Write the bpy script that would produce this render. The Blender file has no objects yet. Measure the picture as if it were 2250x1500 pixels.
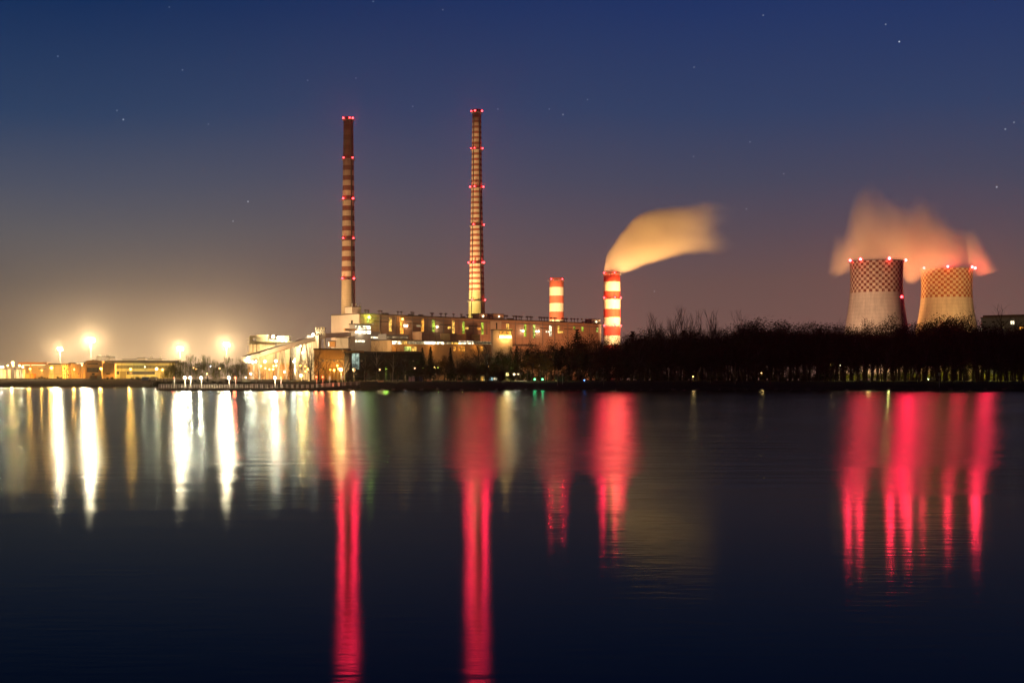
import bpy, math, random
from math import pi, sin, cos, radians, sqrt
from mathutils import Vector, noise
random.seed(7)
sc = bpy.context.scene
COL = sc.collection

# ------------------------------------------------------------------ camera
HC = 2.16            # camera height above the water, metres
FPX, CX, HY = 3125.0, 1125.0, 843.0   # focal length, centre and horizon of the photograph in pixels
cam = bpy.data.cameras.new('camera')
cam.lens = 50; cam.sensor_width = 36; cam.clip_end = 20000; cam.clip_start = 0.5
cam.shift_y = (HY - 750) / 2250
co = bpy.data.objects.new('camera', cam); COL.objects.link(co)
co.location = (0, 0, HC); co.rotation_euler = (pi / 2, 0, 0)
sc.camera = co

def P(px, py, D):
    """a point seen at that place of the photograph, D metres away"""
    return Vector(((px - CX) / FPX * D, D, (HY - py) / FPX * D + HC))

# ------------------------------------------------------------------ render settings
sc.view_settings.view_transform = 'Standard'
sc.view_settings.look = 'None'
sc.view_settings.exposure = 0
sc.view_settings.gamma = 1
cy = sc.cycles
cy.use_denoising = True
cy.max_bounces = 5; cy.diffuse_bounces = 2; cy.glossy_bounces = 2; cy.volume_bounces = 1; cy.transparent_max_bounces = 8
cy.sample_clamp_indirect = 6
cy.sample_clamp_direct = 0
cy.caustics_reflective = False; cy.caustics_refractive = False
cy.volume_step_rate = 1.0
cy.use_light_tree = True

# ------------------------------------------------------------------ node helpers
def s2l(c):
    return tuple(((v / 255) / 12.92 if v / 255 <= .04045 else ((v / 255 + .055) / 1.055) ** 2.4) for v in c)

class NT:
    def __init__(s, tree):
        s.t = tree; s.n = tree.nodes; s.l = tree.links
        for x in list(s.n): s.n.remove(x)
    def node(s, typ, ins=None, **kw):
        nd = s.n.new(typ)
        for k, v in kw.items(): setattr(nd, k, v)
        for k, v in (ins or {}).items(): s.put(nd.inputs[k], v)
        return nd
    def put(s, sock, v):
        if isinstance(v, bpy.types.NodeSocket): s.l.new(v, sock)
        elif isinstance(v, (tuple, list)) and len(v) == 3 and sock.type == 'RGBA': sock.default_value = (*v, 1)
        else: sock.default_value = v
    def m(s, op, a, b=0.0, c=None, clamp=False):
        nd = s.n.new('ShaderNodeMath'); nd.operation = op; nd.use_clamp = clamp
        s.put(nd.inputs[0], a); s.put(nd.inputs[1], b)
        if c is not None: s.put(nd.inputs[2], c)
        return nd.outputs[0]
    def ramp(s, fac, pts, interp='LINEAR'):
        nd = s.n.new('ShaderNodeValToRGB'); nd.color_ramp.interpolation = interp
        el = nd.color_ramp.elements
        while len(el) > 1: el.remove(el[-1])
        for i, (p, c) in enumerate(pts):
            e = el[0] if i == 0 else el.new(p)
            e.position = p
            e.color = (*c, 1) if isinstance(c, tuple) else (c, c, c, 1)
        s.put(nd.inputs[0], fac)
        return nd.outputs[0]
    def curve(s, x, pts):
        nd = s.n.new('ShaderNodeFloatCurve'); cv = nd.mapping.curves[0]
        cv.points[0].location = pts[0]; cv.points[1].location = pts[-1]
        for p in pts[1:-1]: cv.points.new(*p)
        nd.mapping.update(); s.put(nd.inputs['Value'], x)
        return nd.outputs[0]
    def mix(s, f, a, b, blend='MIX'):
        nd = s.n.new('ShaderNodeMix'); nd.data_type = 'RGBA'; nd.blend_type = blend
        s.put(nd.inputs[0], f); s.put(nd.inputs[6], a); s.put(nd.inputs[7], b)
        return nd.outputs[2]
    def noise(s, vec, scale, detail=3, rough=.5, dist=0.0):
        nd = s.n.new('ShaderNodeTexNoise')
        if vec is not None: s.put(nd.inputs['Vector'], vec)
        nd.inputs['Scale'].default_value = scale; nd.inputs['Detail'].default_value = detail
        nd.inputs['Roughness'].default_value = rough; nd.inputs['Distortion'].default_value = dist
        return nd.outputs[0]
    def sep(s, v):
        nd = s.n.new('ShaderNodeSeparateXYZ'); s.l.new(v, nd.inputs[0]); return nd.outputs
    def xyz(s, x, y, z):
        nd = s.n.new('ShaderNodeCombineXYZ')
        for i, v in enumerate((x, y, z)): s.put(nd.inputs[i], v)
        return nd.outputs[0]

# ------------------------------------------------------------------ sky: dusk gradient, town glow to the left, stars
world = bpy.data.worlds.new('World'); sc.world = world; world.use_nodes = True
w = NT(world.node_tree)
tc = w.node('ShaderNodeTexCoord')
X, Y, Z = w.sep(tc.outputs['Generated'])
hyp = w.m('SQRT', w.m('ADD', w.m('MULTIPLY', X, X), w.m('MULTIPLY', Y, Y)))
elev = w.m('DIVIDE', Z, w.m('MAXIMUM', hyp, .01))        # tangent of the elevation
az = w.m('ARCTAN2', X, Y)                                 # 0 straight ahead, negative to the left
SKY_R = [(0, (121, 86, 76)), (.07, (104, 79, 76)), (.105, (86, 74, 84)), (.14, (68, 70, 91)), (.19, (48, 63, 98)), (.27, (30, 50, 98)), (.4, (10, 30, 74)), (1, (8, 14, 34))]
SKY_L = [(0, (140, 114, 86)), (.07, (100, 90, 84)), (.105, (90, 88, 92)), (.14, (72, 78, 96)), (.19, (40, 62, 96)), (.27, (10, 42, 86)), (.4, (5, 28, 62)), (1, (6, 12, 32))]
wob = w.noise(tc.outputs['Generated'], 3.0, 3)
ee = w.m('ADD', elev, w.m('MULTIPLY', w.m('SUBTRACT', wob, .5), .03))
cr = w.ramp(w.m('MAXIMUM', ee, 0.0), [(p, s2l(c)) for p, c in SKY_R])
cl = w.ramp(w.m('MAXIMUM', ee, 0.0), [(p, s2l(c)) for p, c in SKY_L])
f = w.m('SMOOTHSTEP', 0, 0) if False else None
mr = w.node('ShaderNodeMapRange', {'Value': az, 'From Min': -.38, 'From Max': .22}, interpolation_type='SMOOTHSTEP')
skyc = w.mix(mr.outputs[0], cl, cr)
# stars, each a fixed direction on the sky (azimuth and elevation as pixels of the long lens)
STARS = [(1976, 92, 1.2), (1946, 54, .5), (271, 263, .9), (257, 243, .4), (545, 443, .9), (512, 486, .5), (2190, 411, .9), (2209, 284, .6), (2228, 269, .5),
         (1677, 34, .4), (1525, 148, .35), (1291, 219, .35), (1207, 240, .3), (1237, 252, .5), (127, 124, .5), (401, 154, .45), (458, 273, .3), (372, 16, .3),
         (907, 234, .3), (1094, 240, .3), (1648, 312, .35), (1722, 382, .3), (1640, 459, .3), (1438, 640, .3), (820, 4, .3), (973, 22, .3), (676, 177, .3), (782, 172, .25), (1524, 344, .3), (2146, 560, .3)]
acc = None
nrm = w.node('ShaderNodeVectorMath', {0: tc.outputs['Generated']}, operation='NORMALIZE').outputs[0]
for (sx, sy, sb) in STARS:
    d = Vector(((sx - CX) / FPX, 1, (HY - sy) / FPX)).normalized()
    df = w.node('ShaderNodeVectorMath', {0: nrm, 1: tuple(d)}, operation='DISTANCE').outputs['Value']
    v = w.m('MULTIPLY', w.m('LESS_THAN', df, .00055), sb * .38)
    acc = v if acc is None else w.m('ADD', acc, v)
starc = w.mix(1.0, w.xyz(acc, acc, acc), (.85, .9, 1.0), 'MULTIPLY')
skyc = w.mix(1.0, skyc, starc, 'ADD')
back = w.node('ShaderNodeMapRange', {'Value': Y, 'From Min': -.5, 'From Max': .6, 'To Min': .10, 'To Max': 1.0}, interpolation_type='SMOOTHSTEP').outputs[0]   # the afterglow side lies ahead
bg = w.node('ShaderNodeBackground', {'Color': skyc, 'Strength': w.m('MULTIPLY', back, 1.05)})
wo = w.node('ShaderNodeOutputWorld', {'Surface': bg.outputs[0]})
world.cycles.sampling_method = 'MANUAL'; world.cycles.sample_map_resolution = 256

# lamp power factors (watts)
K = dict(mast=3.2e5, pier=1.3e4, street=6.5e3, wall=1.6e3, tiny=600.0, red=2.2e4, redtower=4.8e4, flood=6e4)

# ------------------------------------------------------------------ tagging and mesh helpers
def tag(o, label=None, cat=None, group=None, kind=None):
    if label: o['label'] = label
    if cat: o['category'] = cat
    if group: o['group'] = group
    if kind: o['kind'] = kind
    return o
def empty(name, loc, label=None, cat=None, group=None, kind=None, rz=0.0):
    o = bpy.data.objects.new(name, None); COL.objects.link(o)
    o.location = loc; o.rotation_euler = (0, 0, rz); o.empty_display_size = 1
    return tag(o, label, cat, group, kind)

class MB:
    def __init__(s): s.v = []; s.f = []
    def quad(s, a, b, c, d):
        n = len(s.v); s.v += [tuple(a), tuple(b), tuple(c), tuple(d)]; s.f.append((n, n + 1, n + 2, n + 3)); return s
    def tri(s, a, b, c):
        n = len(s.v); s.v += [tuple(a), tuple(b), tuple(c)]; s.f.append((n, n + 1, n + 2)); return s
    def hexa(s, p):
        n = len(s.v); s.v += [tuple(q) for q in p]
        for f in ((0, 3, 2, 1), (4, 5, 6, 7), (0, 1, 5, 4), (1, 2, 6, 5), (2, 3, 7, 6), (3, 0, 4, 7)): s.f.append(tuple(n + i for i in f))
        return s
    def box(s, x0, x1, y0, y1, z0, z1):
        return s.hexa([(x0, y0, z0), (x1, y0, z0), (x1, y1, z0), (x0, y1, z0), (x0, y0, z1), (x1, y0, z1), (x1, y1, z1), (x0, y1, z1)])
    def tube(s, a, b, r0, r1, n=6, caps=True):
        a = Vector(a); b = Vector(b); d = (b - a)
        if d.length < 1e-6: return s
        d.normalize(); u = d.orthogonal().normalized(); v = d.cross(u); k = len(s.v)
        for c, r in ((a, r0), (b, r1)):
            for i in range(n):
                t = 2 * pi * i / n; s.v.append(tuple(c + u * (r * cos(t)) + v * (r * sin(t))))
        for i in range(n): s.f.append((k + i, k + (i + 1) % n, k + n + (i + 1) % n, k + n + i))
        if caps: s.f.append(tuple(k + i for i in reversed(range(n)))); s.f.append(tuple(k + n + i for i in range(n)))
        return s
    def lathe(s, prof, n=48, c=(0, 0), closed=False):
        k = len(s.v)
        for r, z in prof:
            for i in range(n):
                t = 2 * pi * i / n; s.v.append((c[0] + r * cos(t), c[1] + r * sin(t), z))
        m = len(prof)
        for j in range(m - 1 + (1 if closed else 0)):
            for i in range(n):
                a = k + (j % m) * n; b = k + ((j + 1) % m) * n
                s.f.append((a + i, a + (i + 1) % n, b + (i + 1) % n, b + i))
        return s
    def ball(s, c, r, n=8, m=5, sx=1, sy=1, sz=1):
        k = len(s.v); c = Vector(c)
        for j in range(1, m):
            ph = pi * j / m
            for i in range(n):
                t = 2 * pi * i / n
                s.v.append((c.x + r * sx * sin(ph) * cos(t), c.y + r * sy * sin(ph) * sin(t), c.z + r * sz * cos(ph)))
        top = len(s.v); s.v.append((c.x, c.y, c.z + r * sz)); s.v.append((c.x, c.y, c.z - r * sz))
        for i in range(n):
            s.f.append((top, k + i, k + (i + 1) % n)); e = k + (m - 2) * n; s.f.append((top + 1, e + (i + 1) % n, e + i))
            for j in range(m - 2):
                a = k + j * n; b = a + n; s.f.append((a + i, b + i, b + (i + 1) % n, a + (i + 1) % n))
        return s
    def build(s, name, mat, parent=None, loc=None, smooth=False, rz=0.0):
        me = bpy.data.meshes.new(name); me.from_pydata(s.v, [], s.f); me.update()
        if mat: me.materials.append(mat)
        if smooth: me.polygons.foreach_set('use_smooth', [True] * len(me.polygons))
        o = bpy.data.objects.new(name, me); COL.objects.link(o)
        if parent is not None: o.parent = parent
        if loc is not None: o.location = loc
        o.rotation_euler = (0, 0, rz)
        return o

# ------------------------------------------------------------------ materials
MATS = {}
def mat(name, col, rough=.8, var=.25, scale=.15, streak=0.0, metal=0.0, ribs=0.0):
    if name in MATS: return MATS[name]
    m = bpy.data.materials.new(name); m.use_nodes = True; t = NT(m.node_tree)
    o = t.node('ShaderNodeTexCoord').outputs['Object']
    n1 = t.noise(o, scale, 5, .6)
    f = t.m('MULTIPLY_ADD', n1, 2 * var, 1 - var)
    if streak:
        mp = t.node('ShaderNodeMapping', {'Vector': o, 'Scale': (.5, .5, .03)}).outputs[0]
        n2 = t.noise(mp, 1.0, 4, .6)
        f = t.m('MULTIPLY', f, t.m('MULTIPLY_ADD', n2, 2 * streak, 1 - streak))
    if ribs:
        x, y, z = t.sep(o)
        fr = t.m('LESS_THAN', t.m('FRACT', t.m('DIVIDE', t.m('ADD', x, 500.0), ribs)), .08)
        fz = t.m('LESS_THAN', t.m('FRACT', t.m('DIVIDE', t.m('ADD', z, 500.0), ribs * .8)), .06)
        f = t.m('MULTIPLY', f, t.m('SUBTRACT', 1.0, t.m('MULTIPLY', t.m('MAXIMUM', fr, fz), .25)))
    c = t.mix(1.0, col, t.xyz(f, f, f), 'MULTIPLY')
    b = t.node('ShaderNodeBsdfPrincipled', {'Base Color': c, 'Roughness': rough, 'Metallic': metal})
    t.node('ShaderNodeOutputMaterial', {'Surface': b.outputs[0]})
    MATS[name] = m; return m
def glow(name, col, strength, var=0.0, scale=.5):
    """something that is lit from inside: lamp glass, lit window"""
    if name in MATS: return MATS[name]
    m = bpy.data.materials.new(name); m.use_nodes = True; t = NT(m.node_tree)
    st = strength
    if var:
        o = t.node('ShaderNodeTexCoord').outputs['Object']
        n = t.noise(o, scale, 2, .5)
        st = t.m('MULTIPLY', t.ramp(n, [(.5 - var / 2, .15), (.5, .8), (.5 + var / 2, 1.6)]), strength)
    e = t.node('ShaderNodeEmission', {'Color': col, 'Strength': st})
    t.node('ShaderNodeOutputMaterial', {'Surface': e.outputs[0]})
    m.cycles.emission_sampling = 'NONE'
    MATS[name] = m; return m

WHITE = (1, .80, .48); WARM = (1, .55, .16); SODIUM = (1, .42, .06); RED = (1, .010, .035); GREEN = (.62, 1, .10); COOL = (.8, .95, 1)
concrete = mat('concrete', (.40, .36, .30), .85, .2, .08, .25)
steel = mat('grey steel', (.22, .22, .23), .5, .2, .5)
darksteel = mat('dark steel', (.05, .05, .05), .6, .2, .5)
whitepaint = mat('white paint', (.7, .68, .64), .5, .12, .8)
plaster = mat('peach plaster', (.50, .33, .24), .85, .12, .03, .18, ribs=9.0)
plasterend = mat('pale plaster', (.62, .55, .47), .85, .1, .04, .12)
greyclad = mat('grey cladding', (.30, .28, .28), .7, .15, .1, .2)
palecream = mat('cream cladding', (.62, .57, .42), .8, .15, .06, .25, ribs=6.0)
brickorange = mat('ochre wall', (.50, .33, .17), .85, .2, .1, .2)
yellowwall = mat('yellow wall', (.55, .47, .24), .8, .15, .15, .15, ribs=7.0)
darkglass = mat('dark glazing', (.03, .035, .03), .25, .3, .4)
roofdark = mat('dark roof', (.07, .06, .05), .8, .3, .1)
orangebeam = mat('orange steel', (.55, .25, .05), .6, .15, .2)

# ------------------------------------------------------------------ ground: one sheet with the lake shore, and the water
def coast(x):
    y0 = 478 + 2.0 * sin(x * .05) + 2.5 * noise.noise((x * .03, 3, 0))
    if x < -212: y = 846 + 1.5 * noise.noise((x * .05, 9, 0))
    elif x < -120: y = 478 + (844 - 478) * (-120 - x) / 92
    elif x > 150: y = y0 + (x - 150) * .03
    else: y = y0
    return y
def bankh(x): return 5.2 if x < -215 else (3.1 if x > -120 else 3.1 + 2.1 * (-120 - x) / 95)
def ground_z(x, y):
    d = y - coast(x); h = bankh(x)
    pts = [(-60, -3), (-3, -1.2), (0, -.15), (1.0, .25), (8, .28 * h), (22, .7 * h), (45, h), (300, h + 1.2), (4000, h + 6)]
    if d <= pts[0][0]: return -3
    for (a, za), (b, zb) in zip(pts, pts[1:]):
        if d <= b: return za + (zb - za) * (d - a) / (b - a)
    return pts[-1][1]
gm = MB()
xs = [-9000, -5000, -2500, -1500, -1000, -700] + [-600 + 6 * i for i in range(184)] + [600, 800, 1200, 2000, 3500, 6000, 9000]
ds = [-900, -60, -3, 0, 1, 4, 8, 14, 22, 32, 45, 70, 120, 200, 300, 600, 1200, 4000, 12000]
for x in xs:
    c = coast(x)
    for d in ds:
        y = c + d
        z = -3.0 if d < -60 else ground_z(x, y)
        if 1 < d < 80: z += .35 * noise.noise((x * .12, y * .12, 0))
        gm.v.append((x, y, z))
nd_ = len(ds)
for i in range(len(xs) - 1):
    for j in range(nd_ - 1):
        a = i * nd_ + j; gm.f.append((a, a + nd_, a + nd_ + 1, a + 1))
m = bpy.data.materials.new('grass bank'); m.use_nodes = True; t = NT(m.node_tree)
o = t.node('ShaderNodeTexCoord').outputs['Object']
n1 = t.noise(o, .08, 6, .65); n2 = t.noise(o, 1.2, 4, .6)
c = t.ramp(t.m('MULTIPLY_ADD', n2, .4, t.m('MULTIPLY', n1, .6)), [(.35, (.028, .032, .012)), (.5, (.05, .055, .018)), (.62, (.075, .06, .028))])
t.node('ShaderNodeOutputMaterial', {'Surface': t.node('ShaderNodeBsdfPrincipled', {'Base Color': c, 'Roughness': .95, 'Specular IOR Level': .1}).outputs[0]})
g = gm.build('ground', m, smooth=True); tag(g, kind='structure')

wm = MB()
nx, nys = [-9000, -2000, -600, -200, 0, 200, 600, 2000, 9000], [-300, -40, 0, 30, 80, 160, 300, 500, 700, 900]
for y in nys:
    for x in nx: wm.v.append((x, y, 0))
for j in range(len(nys) - 1):
    for i in range(len(nx) - 1):
        a = j * len(nx) + i; wm.f.append((a, a + 1, a + 1 + len(nx), a + len(nx)))
m = bpy.data.materials.new('lake water'); m.use_nodes = True; t = NT(m.node_tree)
o = t.node('ShaderNodeTexCoord').outputs['Object']
x, y, z = t.sep(o)
# wind-ruffled water further out, calm water near the shore the picture was taken from
edge = t.m('ADD', y, t.m('MULTIPLY', t.m('SUBTRACT', t.noise(t.node('ShaderNodeMapping', {'Vector': o, 'Scale': (.10, .16, 1), 'Rotation': (0, 0, .25)}).outputs[0], 1.0, 5, .65), .5), 26.0))
ruf = t.node('ShaderNodeMapRange', {'Value': edge, 'From Min': 19.0, 'From Max': 42.0}, interpolation_type='SMOOTHSTEP').outputs[0]
catspaw = t.noise(t.node('ShaderNodeMapping', {'Vector': o, 'Scale': (.09, .035, 1), 'Rotation': (0, 0, .15)}).outputs[0], 1.0, 5, .6)
alpha = t.m('ADD', .101, t.m('MULTIPLY', ruf, t.m('MULTIPLY_ADD', catspaw, .09, .052)))
rp = t.node('ShaderNodeMapping', {'Vector': o, 'Scale': (.2, .85, 1), 'Rotation': (0, 0, .3)}).outputs[0]
rip = t.noise(rp, 1.0, 3, .55)
rp3 = t.node('ShaderNodeMapping', {'Vector': o, 'Scale': (.13, .42, 1), 'Rotation': (0, 0, .38)}).outputs[0]
alpha = t.m('ADD', alpha, t.m('MULTIPLY', ruf, t.m('MULTIPLY', t.m('SUBTRACT', t.noise(rp3, 1.0, 6, .72), .46), .16)))
rp2 = t.node('ShaderNodeMapping', {'Vector': o, 'Scale': (.9, 3.2, 1), 'Rotation': (0, 0, .08)}).outputs[0]
rip2 = t.noise(rp2, 1.7, 2, .5)
hgt = t.m('ADD', t.m('MULTIPLY', rip, t.m('MULTIPLY_ADD', ruf, 1.6, .25)), t.m('MULTIPLY', rip2, .22))
bump = t.node('ShaderNodeBump', {'Height': hgt, 'Strength': 1.0, 'Distance': .012}).outputs[0]
gl = t.node('ShaderNodeBsdfAnisotropic', {'Color': (.26, .34, .43), 'Roughness': alpha, 'Anisotropy': t.m('MULTIPLY_ADD', ruf, -.48, -.04), 'Normal': bump, 'Tangent': t.xyz(1.0, 0.0, 0.0)}, distribution='BECKMANN')
df = t.node('ShaderNodeBsdfDiffuse', {'Color': (.004, .008, .014)})
fr = t.node('ShaderNodeFresnel', {'IOR': 1.16})
mx = t.node('ShaderNodeMixShader', {0: fr.outputs[0], 1: df.outputs[0], 2: gl.outputs[0]})
t.node('ShaderNodeOutputMaterial', {'Surface': mx.outputs[0]})
wt = wm.build('water', m, loc=(0, 0, 0)); tag(wt, kind='structure')

# ------------------------------------------------------------------ lamps
BULB = {}
def bulb_mesh(r):
    key = round(r, 2)
    if key not in BULB:
        mb = MB().ball((0, 0, 0), r, 10, 6); me = bpy.data.meshes.new('bulb'); me.from_pydata(mb.v, [], mb.f); me.update(); BULB[key] = me
    return BULB[key]
def point(parent, loc, col, watts, r=.4):
    l = bpy.data.lights.new('lamp_light', 'POINT'); l.color = col; l.energy = watts; l.shadow_soft_size = r
    o = bpy.data.objects.new('lamp_light', l); COL.objects.link(o); o.parent = parent; o.location = loc
    return o
def spot(parent, loc, target, col, watts, ang=80, blend=.8, r=.6):
    l = bpy.data.lights.new('lamp_light', 'SPOT'); l.color = col; l.energy = watts; l.shadow_soft_size = r
    l.spot_size = radians(ang); l.spot_blend = blend
    o = bpy.data.objects.new('lamp_light', l); COL.objects.link(o); o.parent = parent; o.location = loc
    pl = parent.location if parent else Vector((0, 0, 0))
    d = Vector(target) - (Vector(loc) + pl)
    o.rotation_euler = d.to_track_quat('-Z', 'Y').to_euler()
    return o
def bulb(parent, loc, col, strength, r, name='bulb'):
    mt = glow('lamp glass %s %.0f' % (','.join('%.2f' % c for c in col), strength), col, strength)
    me = bulb_mesh(r)
    if not me.materials: me.materials.append(mt)
    o = bpy.data.objects.new(name, me); COL.objects.link(o); o.parent = parent; o.location = loc
    o.material_slots[0].link = 'OBJECT'; o.material_slots[0].material = mt
    return o
def street_lamp(px, py, D, col, watts, label, r=.35, st=14, group=None, name='street_lamp', arm=1.2, z0=None, cat='street lamp'):
    p = P(px, py, D)
    gz = ground_z(p.x, p.y) if z0 is None else z0
    if p.z - gz < 1.5: gz = p.z - 1.5
    e = empty(name, (p.x, p.y, gz), label, cat, group)
    h = p.z - gz
    MB().tube((0, .6, 0), (0, .6, h + .25), .12, .07, 7).tube((0, .6, h + .25), (0, -.1, h + .45), .06, .05, 5).build('pole', darksteel, e)
    MB().box(-.25, .25, -.5, .35, h + r * .9, h + r * .9 + .14).build('head', darksteel, e)
    bulb(e, (0, 0, h), col, st, r)
    point(e, (0, -r - .35, h - r * .4), col, watts, .25)
    return e

# light masts of the yard on the left
def mast(px, py, D, watts, label, r, st=30):
    p = P(px, py, D); gz = ground_z(p.x, p.y)
    e = empty('light_mast', (p.x, p.y, gz), label, 'light mast', 'tall floodlight masts over the yard'); h = p.z - gz
    MB().tube((0, 0, 0), (0, 0, h - .6), .45, .25, 10).build('pole', darksteel, e)
    MB().lathe([(r * .75, h + .9), (r * .85, h + .9), (r * .85, h + 1.1), (r * .75, h + 1.1)], 16, closed=True).tube((-r * .8, 0, h + 1), (r * .8, 0, h + 1), .1, .1, 5).tube((0, -r * .8, h + 1), (0, r * .8, h + 1), .1, .1, 5).tube((0, 0, h - .6), (0, 0, h + 1), .3, .2, 8).build('head_ring', steel, e)
    for k in range(9):
        a = 2 * pi * k / 9 + .2; q = .5 if k % 3 else -.45
        MB().box(-r * .2, r * .2, -r * .16, r * .16, -.06, .06).build('floodlight_cowl', darksteel, e, (cos(a) * r * .75, sin(a) * r * .75, h + q * r * .6 + r * .24))
        bulb(e, (cos(a) * r * .75, sin(a) * r * .75, h + q * r * .6), WHITE, st, r * .26, 'floodlight')
    point(e, (0, -r * 1.8, h), (1, .66, .32), watts, 1.0)
    return e
mast(132, 767, 1040, K['mast'] * .75, 'shorter white floodlight mast behind the orange hall, first from the left bank end', 2.0)
mast(200, 747, 1060, K['mast'] * 1.35, 'tallest and brightest white floodlight mast, above the gabled hall', 2.8)
mast(396, 766, 1120, K['mast'] * 1.0, 'white floodlight mast glaring above the willows near the long hall', 2.4)
mast(498, 757, 1150, K['mast'] * 1.4, 'bright white floodlight mast between the willows and the silo block', 2.6)

# pier lamps
for i, (px, lb) in enumerate([(406, 'left of the close pair of white lamps on the pier'), (418, 'right of the close pair of white lamps on the pier'), (442, 'third white lamp along the pier, alone beside the close pair'),
                              (503, 'white lamp at the middle of the pier next to a small red one'), (604, 'starry white lamp towards the right half of the pier')]):
    street_lamp(px, 830, 456, (1, .74, .42), K['pier'] * (1.0 if i not in (3, 4) else 1.3), lb, .42, 30, 'white lamps along the pier', 'pier_lamp', z0=.86, cat='lamp post')
for px, py, lb in [(517, 829.5, 'small red lamp on the pier beside the middle white lamp'), (617, 829.5, 'small red lamp on the pier beside the right-hand starry lamp'),
                   (695, 828, 'left one of two red lamps at the curved pier end'), (709, 828, 'right one of two red lamps at the curved pier end'), (382, 830, 'dim red lamp on a white post at the pier tip')]:
    street_lamp(px, py, 456, (1, .10, .03), K['pier'] * (.22 if px != 382 else .02), lb, .28 if px != 382 else .12, 12, 'red lamps along the pier', 'pier_lamp', z0=.86, cat='lamp post')

L = street_lamp
OR = 'sodium lamps of the left works yard'
for px, py, D, c, wt_, r, lb in [
    (28, 797, 930, WARM, 4.0, .9, 'brightest yellow lamp above the white tanks, upper of two'), (29, 803, 925, WARM, 1.5, .6, 'yellow lamp just under the brightest one above the tanks'),
    (17, 803, 930, WARM, 1.0, .5, 'yellow lamp over the gap between the tanks'), (43, 803, 930, WARM, 1.5, .6, 'yellow lamp at the right end of the tanks'),
    (50, 806, 935, WHITE, .8, .5, 'pale lamp next to the orange roofed hall end'), (6, 806, 930, WHITE, 1.2, .55, 'pale lamp above the leftmost tank'), (1, 806, 928, WHITE, 1.0, .5, 'pale lamp cut by the picture edge'),
    (66, 810, 962, SODIUM, 1.6, .6, 'sodium lamp before the orange roofed hall'), (113, 808, 938, SODIUM, 2.4, .9, 'large sodium lamp in front of the bright ochre block'),
    (222, 810, 914, SODIUM, 1.6, .75, 'sodium lamp between the two gabled halls'), (287, 811, 940, SODIUM, 2.2, .7, 'sodium lamp in front of the dark door of the long hall'),
    (344, 810, 940, (1, .8, .4), 2.2, .75, 'pale yellow lamp at the willow side of the long hall'), (357, 812, 935, SODIUM, 1.2, .6, 'sodium lamp half inside the willow, beside the pale one'),
    (180, 802, 955, WARM, .3, .35, 'tiny lamp under the eaves left of the gabled hall'),
    (163, 812, 955, SODIUM, 1.6, .3, 'small sodium lamp before the long ochre hall'), (92, 813, 968, SODIUM, 1.2, .3, 'small sodium lamp under the thick orange roof edge'), (318, 806, 942, (1, .8, .4), 1.0, .3, 'small pale lamp above the blue container')]:
    L(px, py, D, c, K['street'] * wt_ * (2.6 if c == SODIUM else .9), lb, r, 22, OR)
MG = 'lamps among the willows and in front of the silo block'
for px, py, D, c, wt_, r, lb in [
    (425, 808, 640, WARM, .25, .3, 'warm lamp seen through the left willow, left of two'), (431, 811, 635, SODIUM, .25, .3, 'orange lamp seen through the left willow, right of two'),
    (483, 809, 640, WARM, .5, .42, 'yellow lamp between the two willow groups'), (463, 804, 700, COOL, .15, .3, 'small white lamp high between the willows'),
    (455, 821, 620, WARM, .2, .3, 'low warm lamp behind the pier pair'), (551, 821, 560, WHITE, .4, .36, 'pale lamp low behind the railing, left of the leaning trunk'),
    (540, 829, 545, WHITE, .25, .28, 'lowest white lamp left of the leaning trunk'),
    (541, 794, 930, WHITE, .5, .5, 'first of the row of white lamps under the conveyor foot'), (548, 794, 930, WHITE, 1.2, .8, 'second of the row of white lamps under the conveyor foot'),
    (555, 795, 930, WHITE, 1.6, .95, 'widest glare in the row under the conveyor foot'), (562, 794, 930, WHITE, 1.0, .7, 'fourth of the row of white lamps under the conveyor foot'),
    (582, 794, 925, WHITE, 1.8, .8, 'white lamp under the middle of the rising conveyor'), (606, 793, 925, WHITE, 2.4, .9, 'starry white lamp left of the conveyor trestle'),
    (646, 794, 900, WHITE, 1.4, .7, 'white lamp at the right corner of the silo block'), (648, 789, 905, WHITE, .4, .4, 'smaller white lamp right above the corner lamp of the silo block'),
    (573, 804, 800, SODIUM, 1.2, .6, 'orange lamp under the row of white ones'), (600, 811, 790, SODIUM, 1.0, .55, 'orange lamp below a pair of small ones before the silo block'),
    (601, 804, 800, WARM, .3, .4, 'left of a small pair of lamps before the silo block'), (607, 803, 800, WARM, .4, .42, 'right of a small pair of lamps before the silo block'),
    (583, 809, 790, WARM, .3, .35, 'small warm lamp below the middle conveyor lamp'), (592, 811, 790, WARM, .3, .36, 'small warm lamp beside the low orange one'),
    (625, 817, 620, WARM, .8, .45, 'warm lamp left of the dark spruce'), (660, 803, 640, SODIUM, .8, .42, 'upper sodium lamp in the bare trees beside the spruce'),
    (671, 805, 640, SODIUM, .5, .36, 'second sodium lamp in the bare trees beside the spruce'), (676, 811, 640, SODIUM, 1.0, .5, 'third and larger sodium lamp in the bare trees beside the spruce'),
    (671, 816, 630, SODIUM, .5, .36, 'fourth sodium lamp in the bare trees beside the spruce'), (662, 825, 600, (1, .6, .16), 3.0, .75, 'large low yellow lamp lighting the lawn by the bare trees')]:
    L(px, py, D, c, K['street'] * wt_, lb, r, 22, MG)
PK = 'lamps of the park path'
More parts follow.
